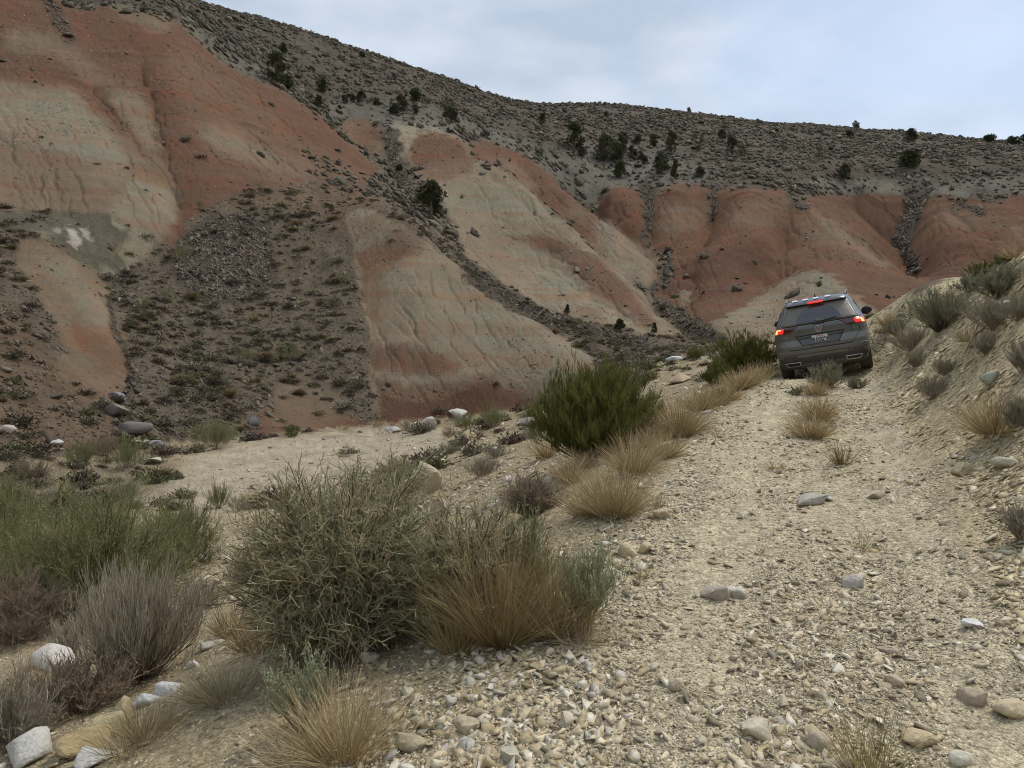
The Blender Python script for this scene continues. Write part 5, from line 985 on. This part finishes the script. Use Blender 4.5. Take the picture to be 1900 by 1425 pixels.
dust = mathn(N, L, 'MULTIPLY', mathn(N, L, 'SUBTRACT', 1, mathn(N, L, 'MULTIPLY', inside, .95)), mathn(N, L, 'ADD', mathn(N, L, 'MULTIPLY', n.outputs[0], .8), .28))
x = N.new('ShaderNodeMix'); x.data_type = 'RGBA'; x.inputs[6].default_value = (.03,.035,.05,1); x.inputs[7].default_value = (.19,.17,.13,1); L.new(dust, x.inputs[0]); L.new(x.outputs[2], b.inputs['Base Color'])
L.new(mathn(N, L, 'ADD', mathn(N, L, 'MULTIPLY', dust, .8), .06), b.inputs['Roughness'])

ZL = np.array([.20,.26,.36,.46,.56,.66,.78,.88,.97,1.04,1.10,1.20,1.32,1.43,1.51,1.55,1.575])
WL = np.array([.78,.84,.885,.91,.92,.915,.915,.912,.90,.88,.855,.81,.755,.70,.655,.60,.48])
RL = np.array([-.80,-.87,-.92,-.93,-.93,-.925,-.87,-.865,-.865,-.85,-.82,-.74,-.64,-.56,-.50,-.40,-.15])
FL = np.array([3.62,3.70,3.76,3.78,3.76,3.74,3.70,3.62,3.40,2.75,2.60,2.30,1.98,1.66,1.40,1.20,.95])
EX = 4.2
def car_dims(z): return np.interp(z, ZL, WL), np.interp(z, ZL, RL), np.interp(z, ZL, FL)
def rear_y(x, z):
    w, r, f = car_dims(z); q = np.clip(np.abs(x)/w, 0, .9995); c = (1-q**EX)**(1/EX); D = .62                    # rear corner depth
    return r + D*(1-c)
def side_pt(y, z, s):
    return s*car_dims(z)[0]
car = bpy.data.objects.new('car', None); C.collection.objects.link(car)
tag(car, 'dusty dark grey SUV with brake lights on, tilted on the stony track', 'car')
CAR_U = CAR_U*1.045
car.matrix_world = Matrix(((CAR_R[0], CAR_F[0], CAR_U[0], CAR_O[0]), (CAR_R[1], CAR_F[1], CAR_U[1], CAR_O[1]), (CAR_R[2], CAR_F[2], CAR_U[2], CAR_O[2]), (0, 0, 0, 1)))
def loops(zs, grow=0):
    rows = []; A = np.linspace(0, 1, 41)
    for z in zs:
        w, r, f = car_dims(z); w = w+grow; xs = np.sin((A-.5)*math.pi)*w*.9997; back = np.stack([xs, rear_y(xs*(w-grow)/w, z)], 1); yb = back[-1, 1]
        Df = min(.9, (f-r)*.3); c = (1-np.clip(np.abs(xs)/w, 0, .9995)**3.2)**(1/3.2); front = np.stack([xs[::-1], f-Df*(1-c[::-1])], 1); yf = front[0, 1]
        n_ = 14; sr = np.stack([np.full(n_, xs[-1]), np.linspace(yb, yf, n_+2)[1:-1]], 1); sl = np.stack([np.full(n_, xs[0]), np.linspace(yf, yb, n_+2)[1:-1]], 1)
        rows.append(np.column_stack([np.concatenate([back, sr, front, sl]), np.full(82+2*n_, z)]))
    return np.array(rows)
zs = np.unique(np.concatenate([np.linspace(.2, 1.575, 44), ZL])); Rw = loops(zs); nz, nl, _ = Rw.shape
co = Rw.reshape(-1, 3); idx = np.arange(nz*nl).reshape(nz, nl); F = np.stack([idx[:-1], np.roll(idx, -1, 1)[:-1], np.roll(idx, -1, 1)[1:], idx[1:]], -1).reshape(-1, 4)
top = Rw[-1].copy(); c0 = top.mean(0)
caps = []; base = len(co); ring = idx[-1]; ex = []
for k_, (s_, dz_) in enumerate(((.8, .012), (.5, .024), (.2, .030))):
    ex.append((top-c0)*[s_, s_, 1]+c0+[0, 0, dz_]); ni = base+k_*nl+np.arange(nl); caps.append(np.stack([ring, np.roll(ring, -1), np.roll(ni, -1), ni], -1)); ring = ni
co = np.concatenate([co]+ex); F = np.concatenate([F]+caps)
me_o = new_mesh('body', co, np.concatenate([F.ravel(), ring, idx[0][::-1]]), np.concatenate([np.full(len(F), 4), [nl, nl]]), PAINT, None, car)
# wheel arches cut out of the sides
def cylinder(r, x0, x1, y, z, seg=40, rin=None):
    bm = bmesh.new(); a = np.arange(seg)*2*math.pi/seg
    A_ = [bm.verts.new((x0, y+r*math.cos(q), z+r*math.sin(q))) for q in a]; B_ = [bm.verts.new((x1, y+r*math.cos(q), z+r*math.sin(q))) for q in a]
    for q in range(seg): bm.faces.new((A_[q], A_[(q+1)%seg], B_[(q+1)%seg], B_[q]))
    bm.faces.new(A_[::-1]); bm.faces.new(B_); bmesh.ops.recalc_face_normals(bm, faces=bm.faces); return bm
def bm_obj(name, bm, mat, parent=None, smooth=False):
    me = bpy.data.meshes.new(name); bm.to_mesh(me); bm.free(); me.materials.append(mat)
    if smooth:
        for p in me.polygons: p.use_smooth = True
    o = bpy.data.objects.new(name, me); C.collection.objects.link(o)
    if parent: o.parent = parent
    return o
cut_b = bmesh.new(); cm = bpy.data.meshes.new('cut')
for sx in (-1, 1):
    for wy in (0, 2.75):
        t_ = cylinder(.42, sx*.62, sx*1.1, wy, .35); tm = bpy.data.meshes.new('t'); t_.to_mesh(tm); t_.free(); cut_b.from_mesh(tm); bpy.data.meshes.remove(tm)
cut_b.to_mesh(cm); cut_b.free(); cm.materials.append(BLACK); co_ = bpy.data.objects.new('cut', cm); C.collection.objects.link(co_); co_.matrix_world = car.matrix_world.copy()
md = me_o.modifiers.new('b', 'BOOLEAN'); md.object = co_; md.operation = 'DIFFERENCE'; md.solver = 'EXACT'
bpy.context.view_layer.update(); dg = bpy.context.evaluated_depsgraph_get(); nm2 = bpy.data.meshes.new_from_object(me_o.evaluated_get(dg)); 
me_o.modifiers.clear(); me_o.data = nm2
if len(nm2.materials) == 0: nm2.materials.append(PAINT)
bpy.data.objects.remove(co_)
def patch_obj(name, z0, z1, xl, xr, off, mat, parent=car, nz=10, nx=18, th=.012):
    """a panel that follows the tail of the car between heights z0..z1 and x = xl(z)..xr(z), standing `off` proud"""
    zz = np.linspace(z0, z1, nz); G_ = []
    for o_ in (off, off-th):
        P = []
        for z in zz:
            xs = np.linspace(xl(z), xr(z), nx); P.append(np.stack([xs, rear_y(xs, z)-o_, np.full(nx, z)], 1))
        G_.append(np.array(P))
    A_, B_ = G_; n_ = nz*nx; i = np.arange(n_).reshape(nz, nx); f = [np.stack([i[:-1,:-1], i[:-1,1:], i[1:,1:], i[1:,:-1]], -1).reshape(-1, 4)]
    rim = np.concatenate([i[0], i[1:, -1], i[-1, ::-1][1:], i[::-1, 0][1:-1]]); r2 = np.roll(rim, -1); f.append(np.stack([rim, rim+n_, r2+n_, r2], -1))
    F = np.concatenate(f); return new_mesh(name, np.concatenate([A_.reshape(-1, 3), B_.reshape(-1, 3)]), F.ravel(), np.full(len(F), 4), mat, None, parent, smooth=False)
lin = lambda z0, a, z1, b_: (lambda z: a+(b_-a)*(z-z0)/(z1-z0))
patch_obj('rear_window', 1.075, 1.455, lin(1.075, -.735, 1.455, -.575), lin(1.075, .735, 1.455, .575), .006, GLS)
patch_obj('window_surround', 1.06, 1.50, lin(1.06, -.77, 1.50, -.61), lin(1.06, .77, 1.50, .61), .003, BLACK)
# tailgate: the dished lower part with its shut line
patch_obj('shut_line', .585, .600, lambda z: -.60, lambda z: .60, .004, BLACK, nz=3)
for s in (-1, 1):
    e0, e1 = (lambda z, s=s: s*(.60+.16*np.clip((z-.6)/.2, 0, 1))), (lambda z, s=s: s*(.607+.16*np.clip((z-.6)/.2, 0, 1)))
    patch_obj('shut_line', .60, .90, e0, e1, .004, BLACK, nx=3)
patch_obj('handle_recess', .845, .868, lin(.845, -.47, .868, -.50), lin(.845, .47, .868, .50), .003, BLACK, nz=3)
rec = patch_obj('plate_recess', .66, .84, lin(.66, -.36, .84, -.47), lin(.66, .36, .84, .47), .002, dusty('dusty recess paint', (.05,.055,.062), amt=.3))
# bumper
b_ = patch_obj('bumper', .50, .575, lambda z: -.90, lambda z: .90, .030, PAINT, nx=40, th=.05)
patch_obj('bumper_lower', .205, .43, lambda z: -.86, lambda z: .86, .018, PLAST, nx=40, th=.05)
patch_obj('bumper_lip', .43, .50, lambda z: -.885, lambda z: .885, .012, PAINT, nx=40, th=.05)
patch_obj('skid_plate', .215, .30, lin(.215, -.42, .30, -.50), lin(.215, .42, .30, .50), .030, plain('dusty silver trim', (.10,.10,.095), .6), th=.02)
for s in (-1, 1):
    patch_obj('reflector', .445, .475, lambda z: s*.50, lambda z: s*.78, .02, REDG, nz=3, th=.02)
    t = patch_obj('exhaust_trim', .26, .345, lin(.26, s*.45, .345, s*.42), lin(.26, s*.70, .345, s*.76), .036, CHROME, th=.03)
    patch_obj('exhaust_opening', .274, .331, lin(.274, s*.468, .331, s*.448), lin(.274, s*.685, .331, s*.73), .040, BLACK, t, th=.01)
    # tail lamp: dark lens wrapping the corner, lit hook inside it
    tl = patch_obj('tail_light', .94, 1.06, lin(.94, s*.58, 1.06, s*.40), lin(.935, s*.895, 1.06, s*.868), .010, REDG, nx=26, th=.03)
    patch_obj('lamp', .95, 1.045, lin(.95, s*.70, 1.045, s*.67), lin(.95, s*.885, 1.045, s*.86), .014, LITR, tl, nx=14, th=.01)
    patch_obj('light_guide', .952, 1.03, lin(.952, s*.825, 1.03, s*.80), lin(.952, s*.875, 1.03, s*.835), .018, LITO, tl, nx=8, th=.006)
    patch_obj('light_guide', 1.018, 1.038, lambda z, s=s: s*.73, lambda z, s=s: s*.835, .018, LITO, tl, nz=3, nx=8, th=.006)
# spoiler, high brake light
sp_o = patch_obj('spoiler', 1.47, 1.548, lin(1.47, -.61, 1.548, -.58), lin(1.47, .61, 1.548, .58), .085, PAINT, nx=30, th=.11)
patch_obj('brake_light', 1.462, 1.502, lambda z: -.15, lambda z: .15, .095, LITR, nz=3, th=.02)
# wiper, emblem, plate
def bar(name, P, r, mat, parent=car, sides=8):
    G_ = Geo(); P = np.array(P, float)[None]; G_.tubes(P, np.full((1, P.shape[1]), r), np.ones((1, 3))*.5, sides); o = G_.build(name, mat, parent); return o
bar('wiper', [(0, rear_y(0, 1.09)-.03, 1.09), (.15, rear_y(.15, 1.105)-.03, 1.105), (.36, rear_y(.36, 1.135)-.02, 1.135)], .011, PLAST)
patch_obj('wiper_hub', 1.06, 1.125, lin(1.06, -.10, 1.125, -.055), lin(1.06, .13, 1.125, .075), .03, PLAST, nz=4, nx=6, th=.03)
ye = float(rear_y(0, .955))-.012
a = np.linspace(0, 2*math.pi, 33); em = bar('emblem', np.stack([.062*np.cos(a), np.full(33, ye), .955+.062*np.sin(a)], 1), .0065, CHROME)
def strokes(name, pts, parent):
    bm = bmesh.new(); P = [Vector((x, ye-.004, .955+z)) for x, z in pts]
    for p, q in zip(P[:-1], P[1:]):
        d = (q-p).normalized(); w = Vector((-d.z, 0, d.x))*.0055; e = d*.003
        vs = [bm.verts.new(v) for v in (p-w-e, q-w+e, q+w+e, p+w-e)]; bm.faces.new(vs)
    return bm_obj(name, bm, CHROME, parent)
strokes('letter', [(-.022,.056),(0,.004),(.022,.056)], em); strokes('letter', [(-.052,.026),(-.026,-.048),(0,.0),(.026,-.048),(.052,.026)], em)
yp = float(rear_y(0, .755))
pl = bmesh.new(); bmesh.ops.create_cube(pl, size=1); bmesh.ops.scale(pl, vec=(.31, .010, .155), verts=pl.verts); bmesh.ops.bevel(pl, geom=pl.edges[:], offset=.004, segments=2, affect='EDGES')
bmesh.ops.translate(pl, vec=(0, yp-.018, .757), verts=pl.verts); PL = bm_obj('license_plate', pl, dusty('plate white', (.62,.63,.62), dust=(.4,.37,.3), rough=.4, metal=0, amt=.35, coat=0), car)
def text(s, size, x, z, mat, parent, y, name='lettering', sx=1.0, bold=.0):
    cu = bpy.data.curves.new(name, 'FONT'); cu.body = s; cu.size = size; cu.align_x = 'CENTER'; cu.align_y = 'CENTER'; cu.offset = bold; cu.extrude = .0008
    o = bpy.data.objects.new(name, cu); C.collection.objects.link(o); bpy.context.view_layer.update()
    me = bpy.data.meshes.new_from_object(o.evaluated_get(bpy.context.evaluated_depsgraph_get())); bpy.data.objects.remove(o)
    me.materials.clear(); me.materials.append(mat); o = bpy.data.objects.new(name, me); C.collection.objects.link(o); o.parent = parent
    o.rotation_euler = (math.pi/2, 0, 0); o.location = (x, y, z); o.scale = (sx, 1, 1); return o
text('8UXS294', .098, 0, .745, plain('plate navy', (.02,.025,.07), .5), PL, yp-.0245, sx=.80, bold=.0035)
text('California', .034, 0, .815, plain('plate red', (.45,.03,.03), .5), PL, yp-.0245, bold=.0004)
text('4MOTION', .030, .66, .865, CHROME, car, float(rear_y(.66, .865))-.006, sx=1.2); text('TIGUAN', .034, -.66, .865, CHROME, car, float(rear_y(-.66, .865))-.006, sx=1.2)
# roof: rails, antenna, white strips
for s in (-1, 1):
    rail = bar('roof_rail', [(s*.585, -.16, 1.555), (s*.60, -.04, 1.60), (s*.625, .5, 1.635), (s*.62, 1.2, 1.615), (s*.60, 1.35, 1.57)], .014, plain('dull rail', (.2,.2,.21), .5))
fin = bmesh.new(); V_ = [fin.verts.new(p) for p in ((-.02,-.18,1.58),(.02,-.18,1.58),(.02,-.02,1.58),(-.02,-.02,1.58),(0,-.19,1.665),(0,-.15,1.665))]
for f_ in ((0,1,4),(1,2,5,4),(2,3,5),(3,0,4,5)): fin.faces.new([V_[i] for i in f_])
bm_obj('antenna', fin, BLACK, car)
for q, x_ in enumerate((-.40,-.19,.02,.25)):
    st = bmesh.new(); v4 = [st.verts.new((x_+dx_, float(rear_y(x_+dx_, 1.535))-.02+dy_, 1.552+dz_)) for dx_, dy_, dz_ in ((-.05,-.055,0),(.05,-.055,0),(.05,.06,.028),(-.05,.06,.028))]; st.faces.new(v4); r_ = bmesh.ops.extrude_face_region(st, geom=st.faces[:])
    bmesh.ops.translate(st, vec=(0, 0, .004), verts=[v for v in r_['geom'] if isinstance(v, bmesh.types.BMVert)]); bm_obj('white_strip', st, WHITE, car)
# side windows, mirrors
for s in (-1, 1):
    P = []; ys = [(-.35,1.12),(-.30,1.36),(.0,1.44),(1.0,1.46),(1.55,1.34),(2.15,1.12)]
    bm = bmesh.new(); vv = [bm.verts.new((s*(float(car_dims(z)[0])+.006), y, z)) for y, z in ys]; bm.faces.new(vv); bm_obj('side_window', bm, SIDEG, car)
    mb = bmesh.new(); bmesh.ops.create_icosphere(mb, subdivisions=3, radius=1)
    for v in mb.verts: v.co = Vector((s*.975+v.co.x*.115*(1 if s*v.co.x > 0 else 1), 1.80+v.co.y*.07 if v.co.y > 0 else 1.80+v.co.y*.02, 1.13+v.co.z*.088*(1.0+.15*v.co.x*-s)))
    mr = bm_obj('wing_mirror', mb, BLACK, car, True); bar('mirror_arm', [(s*.84, 1.86, 1.08), (s*.93, 1.83, 1.09)], .022, BLACK, mr)
# wheels
for sx in (-1, 1):
    for wy in (0, 2.75):
        prof = [(.105,.20),(.118,.24),(.122,.30),(.118,.335),(.100,.352),(.05,.357),(0,.357),(-.05,.357),(-.100,.352),(-.118,.335),(-.122,.30),(-.118,.24),(-.105,.20)]
        seg = 48; an = np.arange(seg)*2*math.pi/seg; P = np.array([[(x, r*math.cos(q), r*math.sin(q)) for x, r in prof] for q in an]); P[..., 0] += sx*.79
        gro = 1-.018*((np.arange(seg) % 2)[:, None])*((np.array([p[1] for p in prof]) > .34)[None]); P[..., 1:] *= gro[..., None]
        P[..., 1] += wy; P[..., 2] += .345; i = np.arange(seg*13).reshape(seg, 13); F = np.stack([i[:, :-1], i[:, 1:], np.roll(i, -1, 0)[:, 1:], np.roll(i, -1, 0)[:, :-1]], -1).reshape(-1, 4)
        wh = bpy.data.objects.new('wheel', None); C.collection.objects.link(wh); wh.parent = car
        new_mesh('tyre', P.reshape(-1, 3), F.ravel(), np.full(len(F), 4), TYRE, None, wh)
        rb = cylinder(.21, sx*.72, sx*.80, wy, .345)
        for q in range(5):
            an_ = q*2*math.pi/5; bb = bmesh.ops.create_cube(rb, size=1)['verts']
            bmesh.ops.scale(rb, vec=(.03, .05, .22), verts=bb); bmesh.ops.translate(rb, vec=(sx*.875, 0, .115), verts=bb); bmesh.ops.rotate(rb, cent=(0, 0, 0), matrix=Matrix.Rotation(an_, 3, 'X'), verts=bb); bmesh.ops.translate(rb, vec=(0, wy, .345), verts=bb)
        bm_obj('rim', rb, ALLOY, wh)
ax = bmesh.new(); bmesh.ops.create_cube(ax, size=1); bmesh.ops.scale(ax, vec=(1.25, 4.0, .10), verts=ax.verts); bmesh.ops.translate(ax, vec=(0, 1.3, .26), verts=ax.verts); bm_obj('underbody', ax, BLACK, car)
